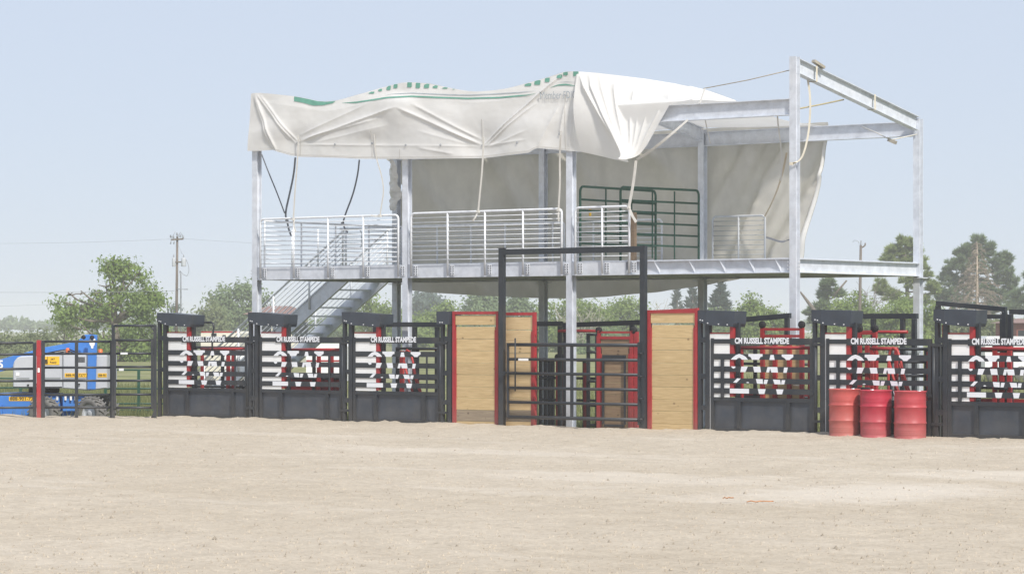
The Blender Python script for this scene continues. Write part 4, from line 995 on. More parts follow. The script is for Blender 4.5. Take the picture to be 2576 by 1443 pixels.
# ================================================================== green stock panels on the deck
def stock_panel(v0, v1, z1, z2, label, ups, off, m=GREEN):
    u = B3+0.07+off
    T = Thing('corral_gate', label, 'panel', (u, v0, DK), group='green stock panels across the deck')
    r = 0.11; n = 5
    pts = [(u, v0, DK+0.01)]
    for k in range(n+1):
        t = pi/2*k/n; pts.append((u, v0+r-r*cos(t), z1-r+r*sin(t)))
    for k in range(n+1):
        t = pi/2*k/n; pts.append((u, v1-r+r*sin(t), z2-r+r*cos(t)))
    pts.append((u, v1, DK+0.01))
    fm = T.part('frame', MB().tube(pts, 0.027, 8), m)
    for k in range(1, 6):
        f = k/6.0*0.93
        za, zb_ = lerp(z1, DK+0.10, f+0.03), lerp(z2, DK+0.10, f+0.03)
        T.part('rail', MB().tube([(u, v0, za), (u, v1, zb_)], 0.023, 7), m)
    for v in ups: T.part('upright', MB().tube([(u+0.03, v, DK+0.12), (u+0.03, v, z1-0.02)], 0.017, 6), m)
    T.part('tie', MB().box(u-0.03, u+0.0, v0+0.35, v0+0.40, DK+0.96, DK+1.10), YELLOW)
    return T
stock_panel(0.22, 3.0, 4.92, 4.93, 'nearer green stock panel tied to the middle front column', (1.1, 2.05), 0.0)
stock_panel(1.55, 4.55, 4.96, 5.0, 'farther green stock panel reaching the back column, behind the nearer one', (2.7, 3.55), 0.09)
vv = 1.2; uu = U(1593, vv)
single('timber_post', MB().box(uu-0.055, uu+0.055, vv-0.05, vv+0.05, DK, 4.40), WOODB, 'brown timber post standing on the deck at the end of the short railing', 'post', (uu, vv, DK))

# ================================================================== tarpaulin
def UXY(pts, v): return [(U(x, v), Zs(x, y, v)) for x, y in pts]
VT = -0.11
SIL = UXY([(633,236),(640,234.5),(652,234),(674.5,235.5),(700,238),(741.6,242.6),(772,248),(800.5,254.7),(822,256),(845,253.7),(885,243),(928.5,230.4),(960,221),(989.5,213),(1008,209),(1024,207),(1050,208),(1077.6,210.5),(1115,218),(1156,226),(1180,229.5),(1200,230.5),(1237.6,228),(1270,223.5),(1298.5,217.5),(1335,207),(1369.6,197.5),(1395,190),(1420,181.6),(1437,180),(1457,179.6),(1475,182)], VT)
HEM = UXY([(633,380),(660,380),(690,377.5),(711,384.8),(735.5,391.9),(760,395),(850,397.5),(904,400),(1016,401),(1120,400),(1217,398),(1280,392),(1339,385),(1352,376.5),(1360,373.6),(1400,376.5),(1420,378.7),(1461,381.8),(1475,384)], VT)
CTRL = [(UXY([(x, y)], VT)[0], a) for x, y, a in ((1008,272,.34),(930,320,.24),(860,285,.10),(752,362,.02),(1216,366,.02),(1115,300,.20),(1110,372,.30),(850,372,.16),(1345,335,.26),(1300,250,.10),(1430,260,.05),(650,300,.03),(690,330,.20),(665,372,.12),(1411,338,.06),(1150,240,.06),(800,270,.06),(1437,195,.0),(1025,215,.02),(650,240,.0),(850,398,.18),(1120,398,.26),(1330,380,.26),(1440,376,.02),(942,362,.12))]
def seg_d(p, a, b):
    ax, ay = a; bx, by = b; dx, dy = bx-ax, by-ay; L = dx*dx+dy*dy
    t = max(0, min(1, ((p[0]-ax)*dx+(p[1]-ay)*dy)/L)); return ((p[0]-ax-t*dx)*(-dy)+(p[1]-ay-t*dy)*dx)/sqrt(L), t, sqrt((p[0]-ax-t*dx)**2+(p[1]-ay-t*dy)**2)
CREASE = [(UXY([a, b], VT), w, am) for a, b, w, am in (
    ((646,238),(745,360),.045,.06), ((655,240),(752,358),.04,.05), ((642,240),(700,380),.06,.08), ((640,245),(685,365),.04,.06),
    ((756,356),(1008,270),.06,.075), ((758,340),(930,262),.08,.035), ((760,350),(960,300),.05,.03), ((800,358),(985,315),.07,.02),
    ((1012,272),(1212,364),.05,.075), ((1045,262),(1214,352),.06,.05), ((1060,330),(1200,368),.06,.02), ((1085,300),(1205,362),.05,.02),
    ((1220,364),(1418,184),.035,.075), ((1224,368),(1350,262),.035,.06), ((1228,372),(1330,330),.07,.03),
    ((1424,262),(1411,338),.05,.05), ((1445,262),(1432,375),.06,.03), ((1360,372),(1408,268),.10,.05),
    ((750,364),(1216,369),.035,.022), ((1218,368),(1330,352),.04,.025), ((1060,372),(1150,388),.06,.03), ((1216,366),(1217,300),.02,.012), ((941,362),(941,335),.02,.012))]
def drape_v(u, z):
    zt, zh = interp(SIL, u), interp(HEM, u)
    t = max(0.0, min(1.0, (zt-z)/max(0.05, zt-zh)))
    ws = wv = 0.0
    for (c, a) in CTRL:
        d2 = (u-c[0])**2+((z-c[1])*1.6)**2+0.03; w = 1/d2**1.5; ws += w; wv += w*a*0.5
    d = wv/ws*min(1, t*6)
    for (ab, w, am) in CREASE:
        w *= 0.55; am *= 0.62; s, tt, dist = seg_d((u, z), ab[0], ab[1])
        if dist < w*5:
            f = min(1, 8*tt, 8*(1-tt)) if dist > abs(s)*1.02 or True else 1
            d += am*exp(-abs(dist)/w)*(0.25+0.75*f)
    d += 0.012*noise.noise(Vector((u*2.0, z*2.5, 1)))+0.0025*noise.noise(Vector((u*7, z*9, 4)))
    return VT-d
def drape(s, t):
    u = lerp(SIL[0][0], 0.17, s)
    z = lerp(interp(SIL, u), interp(HEM, u), t)
    return (u-(0.02+0.05*t if s == 0 else 0), drape_v(u, z), z)
tarp = Thing('tarpaulin', 'big off-white tarpaulin draped over the stand, sagging between columns, torn open at right', 'tarpaulin', (B3, 2.0, DK))
tb = MB(); tb.grid(drape, 420, 84, flip=True)
# the side that turns the left corner
def left_side(s, t):
    u0_, z0_ = SIL[0]; v = lerp(drape_v(SIL[0][0], lerp(SIL[0][1], HEM[0][1], t)), 1.5, s)
    z = lerp(z0_-0.17*max(0, v), HEM[0][1]+0.4*s, t)
    return (u0_-(0.02+0.05*t)*(1-s)-0.05*sin(s*5)*t, v, z)
tb.grid(left_side, 10, 16)
RTOP = [P(x, y, v) for x, y, v in ((1455,180,-.1),(1500,183.5,.0),(1560,190.5,.15),(1624.5,198.5,.35),(1690,209,.5),(1753.9,220.5,.72),(1775,226,.80))]
RBOT = [P(x, y, v) for x, y, v in ((1462,382,-.14),(1508,392,-.16),(1545,401,-.18),(1580,408,-.17),(1596,408,-.15),(1604,402,-.14),(1630,362,-.16),(1660,306,-.16),(1684,264,-.13),(1705,258,-.11),(1735,253,-.05),(1770,251,.25))]
def along(pts, s):
    L = [0]
    for a, b in zip(pts, pts[1:]): L.append(L[-1]+(Vector(b)-Vector(a)).length)
    x = s*L[-1]
    for i in range(len(pts)-1):
        if x <= L[i+1] or i == len(pts)-2:
            f = (x-L[i])/(L[i+1]-L[i]); return Vector(pts[i]).lerp(Vector(pts[i+1]), min(1, max(0, f)))
TIP = P(1600, 404, -.15)
FAN = [((1463,190),.05,.10), ((1480,186),.05,.11), ((1503,190),.06,.06), ((1540,210),.06,.075), ((1585,228),.05,.055), ((1612,245),.04,.045), ((1638,262),.045,.05), ((1662,280),.04,.045)]
def right_front(s, t):
    a, b = along(RTOP, s), along(RBOT, s)
    p = a.lerp(b, t); bulge = 0.16*sin(pi*t)*(1-0.4*s)
    d = bulge
    for (q, w, am) in FAN:
        A = P(q[0], q[1], -.1); sdist, tt, dist = seg_d((p.x, p.z), (A[0], A[2]), (TIP[0], TIP[2]))
        d += am*exp(-dist/w)*min(1, 6*t)
    d += 0.010*noise.noise(Vector((p.x*2.2, p.z*2.2, 7)))
    p.y -= d; p.x -= d*0.3
    p.y = min(p.y, -0.13+max(0.0, p.z-6.52)*1.6)          # rests on the roof beam
    return tuple(p)
tb.grid(right_front, 150, 110, flip=True)
# short panel that closes the fold at the middle column
def closer(s, t):
    a = Vector(drape(1.0, t)); b = Vector(right_front(0.0, t)); return tuple(a.lerp(b, s))
tb.grid(closer, 3, 110, flip=True)
def roof_left(s, t):
    u = lerp(SIL[0][0], 0.17, s); z0_ = interp(SIL, u)
    v = lerp(drape_v(u, z0_), VB+0.10, t)
    zz = lerp(z0_, 6.40, t)-0.10*sin(pi*t)*abs(sin(pi*(u-B1)/4.36))+0.02*noise.noise(Vector((u*1.3, v*1.3, 2)))
    return (u, v, zz-(0.0 if t < 0.999 else 0.0))
tb.grid(roof_left, 70, 22, flip=False)
REDGE = [P(x, y, v) for x, y, v in ((1775,226,.80),(1850,252,2.1),(1920,287,3.3),(1985,304,4.3),(2070,317,5.05))]
RBACK = [(0.17, VB+0.10, 6.40), (1.4, VB+0.10, 6.36), (2.85, VB+0.10, 6.325)]
def roof_right(s, t):
    a = Vector(roof_left(1.0, t)) if True else None
    f = along(RTOP, s); e = along(REDGE, t); bk = along(RBACK, s)
    L0 = a; 
    p = f.lerp(bk, t)*1.0
    lin = L0.lerp(e, s)
    c00, c10, c01, c11 = Vector(RTOP[0]), Vector(RTOP[-1]), Vector(RBACK[0]), Vector(RBACK[-1])
    bil = c00.lerp(c10, s).lerp(c01.lerp(c11, s), t)
    q = p+lin-bil
    q.z += 0.03*noise.noise(Vector((q.x*1.6, q.y*1.6, 5)))*4*t*(1-t)-0.06*sin(pi*s)*sin(pi*t)
    return tuple(q)
tb.grid(roof_right, 36, 30)
# flap that lies forward over the right roof beam, between gathered corner and strap
FL0 = [P(x, y, v) for x, y, v in ((1735,253,-.05),(1770,251,.25),(1806,254,.9),(1850,254,2.0))]
FL1 = [P(x, y, v) for x, y, v in ((1735,216,.66),(1753,220.5,.72),(1775,226,.80),(1812,239,1.35),(1852,253,2.12))]
tb.grid(lambda s, t: tuple(along(FL1, s).lerp(along(FL0, s), t)), 16, 6)
cover = tarp.part('cover', tb, CANVAS)
# curtain hanging down the back
VC = VB+0.115
CBOT = UXY([(985,650),(1005,728),(1040,732.5),(1100,737),(1195,743),(1294,747.6),(1362,750),(1440,750),(1520,746),(1600,738),(1690,728),(1754,720),(1825,707),(1900,690),(2020,650)], VC)
CR = [(Zs(2050, y, VC), U(x, VC)) for x, y in ((2079,330),(2078,355),(2075,400),(2068,440),(2047,510),(2031,560),(2021,600),(2014,640),(2008,665))]
CLf = [(Zs(1000, y, VC), U(x, VC)) for x, y in ((965,385),(968,402),(982,408),(992,425),(1004,440),(998,455),(1009,468),(1004,490),(992,510),(998,540),(1004,600),(1004,660),(1004,732))]
CR.sort(); CLf.sort()
def curtain(s, t):
    ztop = 6.40
    tt = t**1.0
    uL0, uR0 = U(960, VC), U(2079, VC)
    ug = lerp(uL0, uR0, s)
    for _ in range(3):
        z = lerp(ztop, interp(CBOT, ug), tt)
        uL, uR = interp(CLf, z), interp(CR, z); ug = lerp(uL, uR, s)
    u = ug
    dv = 0.0
    right = min(1, max(0, (u+0.6)/2.2))
    ph = (u*0.86+(6.4-z)*0.52)
    dv += 0.22*right*(abs(sin(ph*3.1+0.6*noise.noise(Vector((u,z,1)))))**0.6-0.6)*min(1, (6.4-z)*1.2)+0.035*right*sin(ph*14+1)
    left = 1-right
    ph2 = (u*0.8-(6.4-z)*0.62)
    dv += 0.19*left*(0.5+0.5*sin(ph2*3.4+0.6+noise.noise(Vector((u*.7,z*.7,8)))))**4*min(1, (6.4-z)*2)*(1+0.5*noise.noise(Vector((u, z, 0))))
    dv += 0.05*exp(-((u+4.75)/0.22)**2)*sin(z*7+u*9)
    dv += 0.06*noise.noise(Vector((u*0.9, z*1.0, 3)))+0.018*noise.noise(Vector((u*3.1+z*1.5, z*1.6, 3)))
    belly = 0.10*max(0, (DK-0.2-z))
    return (u, VC+0.05+dv+belly, z)
cb_ = MB().grid(curtain, 130, 60, flip=True)
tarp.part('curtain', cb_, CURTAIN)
tarp.part('edge_fold', MB().grid(lambda s, t: tuple(Vector(curtain(1.0, 0.12+0.88*t))+Vector((-0.16*s*(0.4+t*0.6)+0.0, -0.02-0.05*sin(pi*s), 0))), 4, 40), CANVAS)
VK = VB-0.22
KL = [(402,984),(430,980),(455,979),(480,981),(505,982),(530,985)]
KR = [(402,990),(418,996),(432,1000),(446,1000),(460,998),(474,1007),(488,1012),(498,1009),(508,1002),(520,997),(530,995)]
def crumple(s, t):
    y = lerp(402, 530, t); x = lerp(interp(KL, y), interp(KR, y), s)
    p = P(x+6*noise.noise(Vector((y*0.05, 3, 0)))+3*noise.noise(Vector((y*0.14, s*2, 1))), y, VK)
    return (p[0], p[1]-0.14*sin(pi*s)*(0.6+noise.noise(Vector((y*0.045, 1, 7))))-0.06*noise.noise(Vector((y*0.11, s*2, 5))), p[2])
tarp.part('rolled_edge', MB().grid(crumple, 6, 40, flip=True), CANVAS)
pt = MB()
for (xa, ya, xb, yb, w) in ((1228,425,1150,535,.10), (1880,455,1985,560,.09), (1640,470,1660,470,.0)):
    if not w: continue
    def patch(s, t, xa=xa, ya=ya, xb=xb, yb=yb, w=w):
        u = lerp(U(xa, VC), U(xb, VC), t)+w*(s-.5); z = lerp(Zs(xa, ya, VC), Zs(xb, yb, VC), t)
        best = VC-0.1
        return (u, best+0.055, z)
    pt.grid(patch, 1, 12, flip=True)
# prints on the drape
def on_drape(x, y, lift=0.010):
    u = U(x, VT); z = Zs(x, y, VT); z = min(z, interp(SIL, u)-0.004)
    return (u, drape_v(u, z)-lift, z)
def band(pts, h):
    mb = MB(); L = []
    for (a, b), (c, d) in zip(pts, pts[1:]):
        n = max(1, int(abs(c-a)/9))
        for k in range(n): L.append((lerp(a, c, k/n), lerp(b, d, k/n)))
    L.append(pts[-1])
    vs = []
    for i, (x, y) in enumerate(L):
        hh = h*min(1, (i+0.4)/4, (len(L)-i-0.6)/4)
        vs += [on_drape(x, y-hh/2), on_drape(x, y+hh/2)]
    return mb.add(vs, [(2*i+1, 2*i, 2*i+2, 2*i+3)[::-1] for i in range(len(L)-1)], True)
tarp.part('stripe', band([(862,259),(901,258),(945,252),(980,246.5),(1040,243),(1100,245.5),(1180,248),(1260,246),(1330,240),(1352,236)], 3.8), PRINT, cover)
tarp.part('stripe', band([(975,241),(990,237),(1040,234.5),(1120,238),(1180,239.5),(1240,237),(1310,233),(1352,229)], 2.2), GREYPRINT, cover)
tarp.part('stripe', band([(1386,221),(1405,214.5),(1425,213),(1456,217.5)], 4.6), PRINT, cover)
tarp.part('stripe', band([(1400,208),(1425,206),(1456,208)], 1.8), GREYPRINT, cover)
def blob(poly):
    tarp.part('letter', MB().add([on_drape(x, y, 0.012) for x, y in poly], [tuple(range(len(poly)-1, -1, -1))]), PRINT, cover)
for q in ([(741,243),(758,240.5),(780,246),(790,266),(765,259),(742,255)], [(780,246),(800,255),(822,256),(815,265),(790,266)], [(822,256),(845,253),(838,260),(815,265)]): blob(q)
for (a, b, c, d, sk) in ((928,231,944,236,4),(953,224,963,230,3),(974,216,984,227,4),(991,212,1001,222,0),(1026,206,1037,220,0),(1047,207,1058,222,2),(1068,211,1081,222,3),(1090,215,1102,222,3),(1113,219,1127,223.5,3),(1138,223,1146,225.5,2),
                        (1321,210,1338,217,3),(1346,202,1361,214,3),(1372,196,1384,207,2),(1402,188,1415,197,3),(1418,180,1429,190,3),(1443,178,1456,192,0)):
    blob([(a, b+sk), ((a+c)/2, b), (c, b), (c, d-1), (c-2, d), (a+sk, d), (a, d-1)])
def mem(x, y):
    X = 1365+x; Y_ = 250-y-(5 if x > 60 else 0)*0
    return on_drape(X, Y_-x*0.02, 0.035)
tarp.part('lettering', text_mb('Member FDIC', 19, 88, mem), GREYPRINT, cover)

SEAM = mat('canvas_seam', (0.60, 0.58, 0.54), 0.6, 0.0, 0.06, 4)
hp = [(x, interp([(a, b) for a, b in ((640,380),(690,377.5),(711,384.8),(735,391.9),(760,395),(850,397.5),(904,400),(1016,401),(1120,400),(1217,398),(1280,392),(1339,385),(1360,373.6),(1420,378.7),(1455,381.5))], x)-5) for x in range(655, 1456, 12)]
tarp.part('hem', band(hp, 1.3), SEAM, cover)
for x, y0_, y1_ in ((941.5, 330, 396), (1216.5, 300, 394), (1424, 240, 376), (1013, 376, 398), (758, 350, 392)):
    vs = []
    for k in range(15):
        y = lerp(y0_, y1_, k/14); vs += [on_drape(x-0.7, y, 0.008), on_drape(x+0.7, y, 0.008)]
    tarp.part('seam', MB().add(vs, [(2*k, 2*k+1, 2*k+3, 2*k+2)[::-1] for k in range(14)], True), SEAM, cover)
for x, y in ((750, 361), (941.5, 361), (1216, 366), (1411, 338), (1030, 366), (850, 364), (1120, 366), (1310, 360)):
    c = on_drape(x, y, 0.014); tarp.part('eyelet', MB().lathe([(0.010, 0.0), (0.022, -0.006), (0.026, 0.0)], c, 12, 'v'), CONDUCT, cover)

# ================================================================== straps, ropes, blocks
def strap(pts, label, v=None, w=0.045, m=STRAP, name='strap', wd=(0.9, 0.1, 0.3), group='tie-down straps of the tarpaulin', tail=None):
    q = []
    for p_ in pts:
        vv_ = p_[2] if len(p_) > 2 else v
        q.append(Vector(P(p_[0], p_[1], vv_)))
    # smooth the path
    for _ in range(2):
        n = [q[0]]
        for a, b in zip(q, q[1:]): n += [a.lerp(b, .25), a.lerp(b, .75)]
        q = n+[q[-1]]
    w *= 0.72; mb = MB().ribbon(q, wd, w)
    T = Thing(name, label, 'strap', tuple(q[-1]), group=group)
    T.part('webbing', mb, m)
    if tail:
        e = q[-1]; kn = MB().box(e.x-0.028, e.x+0.028, e.y-0.03, e.y+0.025, e.z-0.025, e.z+0.03)
        kn.ribbon([tuple(e), tuple(e+Vector(tail)*0.5+Vector((0.01, -0.02, -0.02))), tuple(e+Vector(tail))], (0.8, 0.2, 0.5), w*0.9)
        T.part('knot', kn, m)
    return T
strap([(750,340),(750.5,362),(748,410),(742,480),(738,552)], 'pale strap from the first grommet to the left railing', -0.20, 0.05, tail=(0.08, -0.02, -0.28))
strap([(743,396),(739,440),(728,490),(717,538),(722,556)], 'dark strap curving from the roof to the left end rail', 1.9, 0.07, STRAPD, tail=(0.13, 0, -0.35))
strap([(658,388),(676,435),(697,485),(716,536)], 'thin dark strap slanting in from the left front column to the end rail', 1.88, 0.045, STRAPD)
strap([(904,402),(900,440),(888,490),(870,535),(862,562)], 'dark strap curving down to the stair head', 3.6, 0.06, STRAPD, tail=(0.16, 0, -0.22))
strap([(941.5,335),(942,362),(946,398),(960,440),(966,480),(960,515),(956,543)], 'pale strap with a loose bow on the left railing', -0.2, 0.04, tail=(-0.24, -0.02, 0.02))
strap([(1216,345),(1216,367),(1213,430),(1207,490),(1203,532)], 'pale strap knotted at the centre railing below the sharp fold', -0.42, 0.055, tail=(-0.10, -0.05, -0.20))
strap([(1411,330,-.36),(1410,348,-.36),(1408,400),(1409,460),(1405,528)], 'pale strap hanging beside the middle column to the railing corner', -0.24, 0.055, tail=(0.03, -0.03, -0.24))
strap([(1600,404),(1595,450),(1588,490),(1582,522)], 'thick pale strap from the gathered tarpaulin corner to the short railing', -0.17, 0.085, tail=(0.20, -0.03, -0.30))
strap([(1602,402,-.16),(1640,378,-.2),(1690,337,-.2),(1730,302,-.1)], 'pale strap from the gathered corner up to the roof beam', None, 0.075)
strap([(1773,298),(1779,325),(1787,360)], 'short loose strap end hanging under the right roof beam', 0.15, 0.03)
strap([(1955.5,288),(1958,320),(1964,360),(1968,410),(1964,455)], 'grey strap hanging from the right roof beam near the tall column', 0.1, 0.04)
strap([(1979,384,1.2),(1970,431,1.4),(1955,480,2.2),(1938,518,3.5),(1923.5,545,4.8)], 'tan strap running down to the back railing post', None, 0.055, STRAPT)
strap([(1925,596),(1945,602),(1962,608),(1975,607),(1986,602)], 'dark sagging strap tied low behind the back railing', 4.86, 0.06, STRAPD)
strap([(2032,200,.6),(2039,246,.5),(2037,316,.3),(2027,372,.0),(2014,404,-.1),(1991,412,-.13)], 'cream strap looping from the sloping rafter to the tall column', None, 0.06, mat('webbing_cream', (0.68, 0.62, 0.50), 0.8), tail=(0.0, 0, 0.0))
def rope(pts, label, r, m=STRAPT):
    q = [P(*p_) for p_ in pts]
    single('rope', MB().tube(q, r, 6), m, label, 'rope', q[0], group='ropes on the roof steel')
rope([(1770,223,.75),(1880,202,.4),(1986,177,.02)], 'thin rope from the tarpaulin peak across the sky to the tall column', 0.009)
rope([(2008,274,0.08),(2065,263,1.0),(2122,251,1.9)], 'taut yellowish rope between the tall column and the rafter', 0.015, mat('rope_yellow', (0.45, 0.38, 0.22), 0.8))
rope([(2168,319,4.85),(2205,334,4.5),(2240,352,4.2),(2252,350,4.3),(2306,338,4.85)], 'slack rope below the back beam holding a small block', 0.014, MATS['webbing_pale'])
q = Vector(P(2244, 354, 4.2)); single('wood_block', MB().bar(q+Vector((-.09, 0, .03)), q+Vector((.10, 0, -.05)), .05, .07), LUMBER, 'small grey wood block hanging in the slack rope', 'block', q)
q = Vector(P(2057, 163, .75)); single('wood_block', MB().bar(q+Vector((-.04, -.10, .07)), q+Vector((.04, .16, -.05)), .10, .05), LUMBER, 'short board strapped on top of the sloping rafter', 'block', q)
def wrap(x, u, v, zc, h, label, m):
    mb = MB()
    for (dv0, dv1) in ((-0.004, 0.05),):
        a, b = 0.080, h/2+0.01
        loop = [(u-a, -b), (u+a, -b), (u+a, b), (u-a, b), (u-a, -b)]
        mb.ribbon([(p_, v, zc+z_) for p_, z_ in loop], (0, 1, 0), 0.055)
    single('strap', mb, m, label, 'strap', (u, v, zc), group='tie-down straps of the tarpaulin')
def raft(v): return lerp(7.09, 6.25, (v-0.085)/(VB-0.17))
for x, y, lab in ((2047, 182, 'cream strap wrapped round the rafter near the tall column'), (2193, 258, 'cream strap wrapped round the rafter at mid-length')):
    best = min((abs(1288+FPX*(OX+B4*CS+v*SN)/(OY-B4*SN+v*CS)-x), v) for v in [k*0.05 for k in range(100)])[1]
    wrap(x, B4, best, raft(best), 0.29, lab, MATS['webbing_cream'])
strap([(1773,223,.7),(1768,240,.3),(1760,260,-.09)], 'strap holding the tarpaulin peak down to the right roof beam', None, 0.055, STRAP)

# ================================================================== trees, bushes
FARK = 1.9
def leaves(mb, rr, c, r, n, size, up=0.25, gap=0.0, droop=0.0, seed=0.0):
    """n leaf-sized quads inside an ellipsoid c, r; thinner where the noise leaves gaps"""
    k = 0; tries = 0
    while k < n and tries < n*6:
        tries += 1
        d = Vector((rr.gauss(0, 1), rr.gauss(0, 1), rr.gauss(0, 1))).normalized(); q = rr.random()**0.42
        p = Vector((c[0]+d.x*r[0]*q, c[1]+d.y*r[1]*q, c[2]+d.z*r[2]*q))
        if gap and noise.noise(p*(1.35/max(0.4, min(r)*0.9))+Vector((seed, seed*2, 0)))+0.35*noise.noise(p*2.7) < gap-0.32: continue
        s = size*(0.6+0.8*rr.random())
        nrm = (d*0.7+Vector((rr.gauss(0, .6), rr.gauss(0, .6), rr.gauss(0, .6)+up))).normalized()
        a = nrm.orthogonal().normalized(); a = (a*cos(rr.random()*6.28)+nrm.cross(a)*sin(rr.random()*6.28)); b = nrm.cross(a)
        if droop: a = (a*(1-droop)+Vector((0, 0, -1))*droop).normalized(); b = nrm.cross(a).normalized()
        mb.add([p-a*s*.5, p+b*s*.30-a*s*0.05, p+a*s*.55, p-b*s*.30], [(0, 1, 2, 3)])
        k += 1
def limb(mb, rr, a, b, r0, r1, wig=0.06):
    a, b = Vector(a), Vector(b); L = (b-a).length
    pts = [a.lerp(b, t)+Vector((rr.gauss(0, 1), rr.gauss(0, 1), rr.gauss(0, 0.6)))*wig*L*(t*(1-t)*4) for t in (0, .25, .5, .75, 1)]
    mb.tube(pts, [lerp(r0, r1, t) for t in (0, .25, .5, .75, 1)], 6)
    return pts
def tree(name, label, cat, Y, base, lobes, n, lm, size, group=None, trunk=0.16, gap=0.0, up=0.25, droop=0.0, seed=1, spread=1.0, bark=BARK, tips=True):
    Y *= FARK; size *= FARK; trunk *= FARK
    rr = random.Random(seed); bx, tz = WX(base[0], Y), None
    T = Thing(name, label, cat, (bx, Y, GZ), 'world', group)
    cr = MB(); tk = MB(); tot = sum(a*b for _, _, a, b in lobes)
    top = max(lobes, key=lambda q: -q[1]); cz = WZ(top[1], Y)
    fork = Vector((lerp(bx, WX(top[0], Y), 0.35), Y, lerp(GZ, cz, 0.38)))
    limb(tk, rr, (bx, Y, GZ-0.1), fork, trunk, trunk*0.7, 0.03)
    for (x, y, rx, ry) in lobes:
        yy = Y+rr.uniform(-1, 1)*rx*Y/FPX*0.7
        c = (WX(x, Y), yy, WZ(y, Y)); s = Y/FPX; r = (rx*s, max(0.25, rx*s*spread), ry*s)
        limb(tk, rr, fork if c[2] > fork.z-0.2 else (lerp(bx, c[0], .2), Y, lerp(GZ, c[2], 0.5)), Vector(c)+Vector((0, 0, r[2]*0.45)), trunk*0.5, 0.02*FARK)
        for k in range(3):
            d = Vector((rr.gauss(0, 1)*r[0], rr.gauss(0, 1)*r[1], rr.random()*r[2]))*0.55
            limb(tk, rr, c, Vector(c)+d, 0.03*FARK, 0.01*FARK)
        m = int(n*2.3*rx*ry/tot); per = 30; ls = size*0.60; rad = size*1.75
        for k in range(max(3, m//per)):
            d = Vector((rr.gauss(0, 1), rr.gauss(0, 1), rr.gauss(0.12, 1))).normalized(); q = rr.random()**0.40
            if k % 6 == 0: q = 1.0+0.16*rr.random()
            p = Vector((c[0]+d.x*r[0]*q, c[1]+d.y*r[1]*q, c[2]+d.z*r[2]*q))
            if gap and noise.noise(p*0.95/FARK+Vector((seed*1.7, seed, 0)))+0.4*noise.noise(p*2.3/FARK) < gap-0.55: continue
            e = rad*(0.55+0.75*rr.random())
            for _ in range(int(per*(0.6+0.7*rr.random()))):
                g = Vector((rr.gauss(0, .55), rr.gauss(0, .55), rr.gauss(0, .38)))*e; w_ = p+g
                if droop: w_.z -= droop*e*1.5*abs(rr.gauss(0, .7))
                nrm = (g/e*0.8+d*0.4+Vector((rr.gauss(0, .5), rr.gauss(0, .5), up+rr.gauss(0, .5)))).normalized()
                a = nrm.orthogonal().normalized(); t_ = rr.random()*6.28; a = a*cos(t_)+nrm.cross(a)*sin(t_); sz = ls*(0.6+0.8*rr.random())
                if droop: a = (a*(1-droop)+Vector((0, 0, -1))*droop).normalized()
                b = nrm.cross(a).normalized()
                cr.add([w_-a*sz*.5, w_+b*sz*.30-a*sz*0.05, w_+a*sz*.55, w_-b*sz*.30], [(0, 1, 2, 3)])
    T.part('trunk', tk, bark); T.part('crown', cr, lm)
    return T
GT = 'trees and bushes beyond the pens'
tree('cottonwood_tree', 'tall loose cottonwood behind the boom lift and the walk gate', 'tree', 100, (290, 960),
     [(302,690,18,40),(268,664,15,16),(325,672,20,20),(288,655,10,12),(352,690,16,20),(300,735,26,34),(268,722,22,22),(238,740,22,22),(205,740,20,20),(168,742,26,16),(150,765,14,14),(190,775,30,24),(232,785,34,34),(285,785,30,44),(335,770,24,40),(372,735,26,22),(400,750,16,22),(365,785,32,40),(412,772,9,32),(160,800,20,22),(205,828,34,28),(262,850,40,36),(335,860,42,44),(388,840,26,30),(300,915,40,40),(345,930,34,34)],
     12500, L_COTTON, 0.19, GT, 0.17, 0.50, 0.2, 0.35, 3)
tree('bush', 'dense bush under the cottonwood behind the walk gate', 'bush', 104, (330, 950), [(330,850,50,34),(300,890,44,40),(360,890,44,40),(400,870,26,40),(330,920,60,34),(250,890,34,34)], 6500, L_COTTON, 0.19, GT, 0.06, 0.15, 0.3, 0.1, 71)
for k, (x, y, rx, ry, lab, Y) in enumerate(((20,876,55,30,'low bushes at the left edge above the boom', 118), (95,868,50,30,'bush row left of the cottonwood, pale and feathery', 122), (160,850,36,26,'small bush touching the cottonwood at its left side', 124), (60,905,90,26,'darker bush below the boom at the left edge', 112))):
    tree('bush', lab, 'bush', Y, (x, 950), [(x,y,rx,ry),(x-rx*.5,y+4,rx*.6,ry*.9),(x+rx*.5,y-2,rx*.55,ry),(x+rx*.1,y-ry*.7,rx*.4,ry*.5),(x,y+30,rx,ry)], 2400, L_OLIVE, 0.20, GT, 0.05, 0.22, 0.5, 0.0, 20+k)
tree('tree', 'round pale tree between the utility pole and the left front column', 'tree', 175, (585, 950),
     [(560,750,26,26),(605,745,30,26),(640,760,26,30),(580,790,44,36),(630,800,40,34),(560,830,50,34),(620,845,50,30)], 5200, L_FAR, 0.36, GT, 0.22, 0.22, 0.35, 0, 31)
tree('tree', 'lower olive tree just right of the utility pole', 'tree', 160, (530, 950),
     [(525,790,26,28),(510,815,26,26),(545,815,30,30),(530,850,44,30),(500,870,40,30)], 3200, L_OLIVE, 0.30, GT, 0.15, 0.18, 0.4, 0, 32)
tree('conifer', 'small bluish conifer half hidden behind the utility pole', 'tree', 190, (437, 950), [(436,775,8,14),(434,800,13,16),(434,825,16,16),(436,850,20,20)], 800, L_BLUE, 0.3, GT, 0.1, 0.1, 0.3, 0, 33)
tree('tree', 'yellow-green tree behind the staircase foot, right of the second hood', 'tree', 150, (945, 950),
     [(935,765,22,26),(960,790,30,30),(920,800,26,30),(945,830,40,36),(985,800,26,40)], 3200, L_BUSH, 0.27, GT, 0.12, 0.35, 0.4, 0, 34)
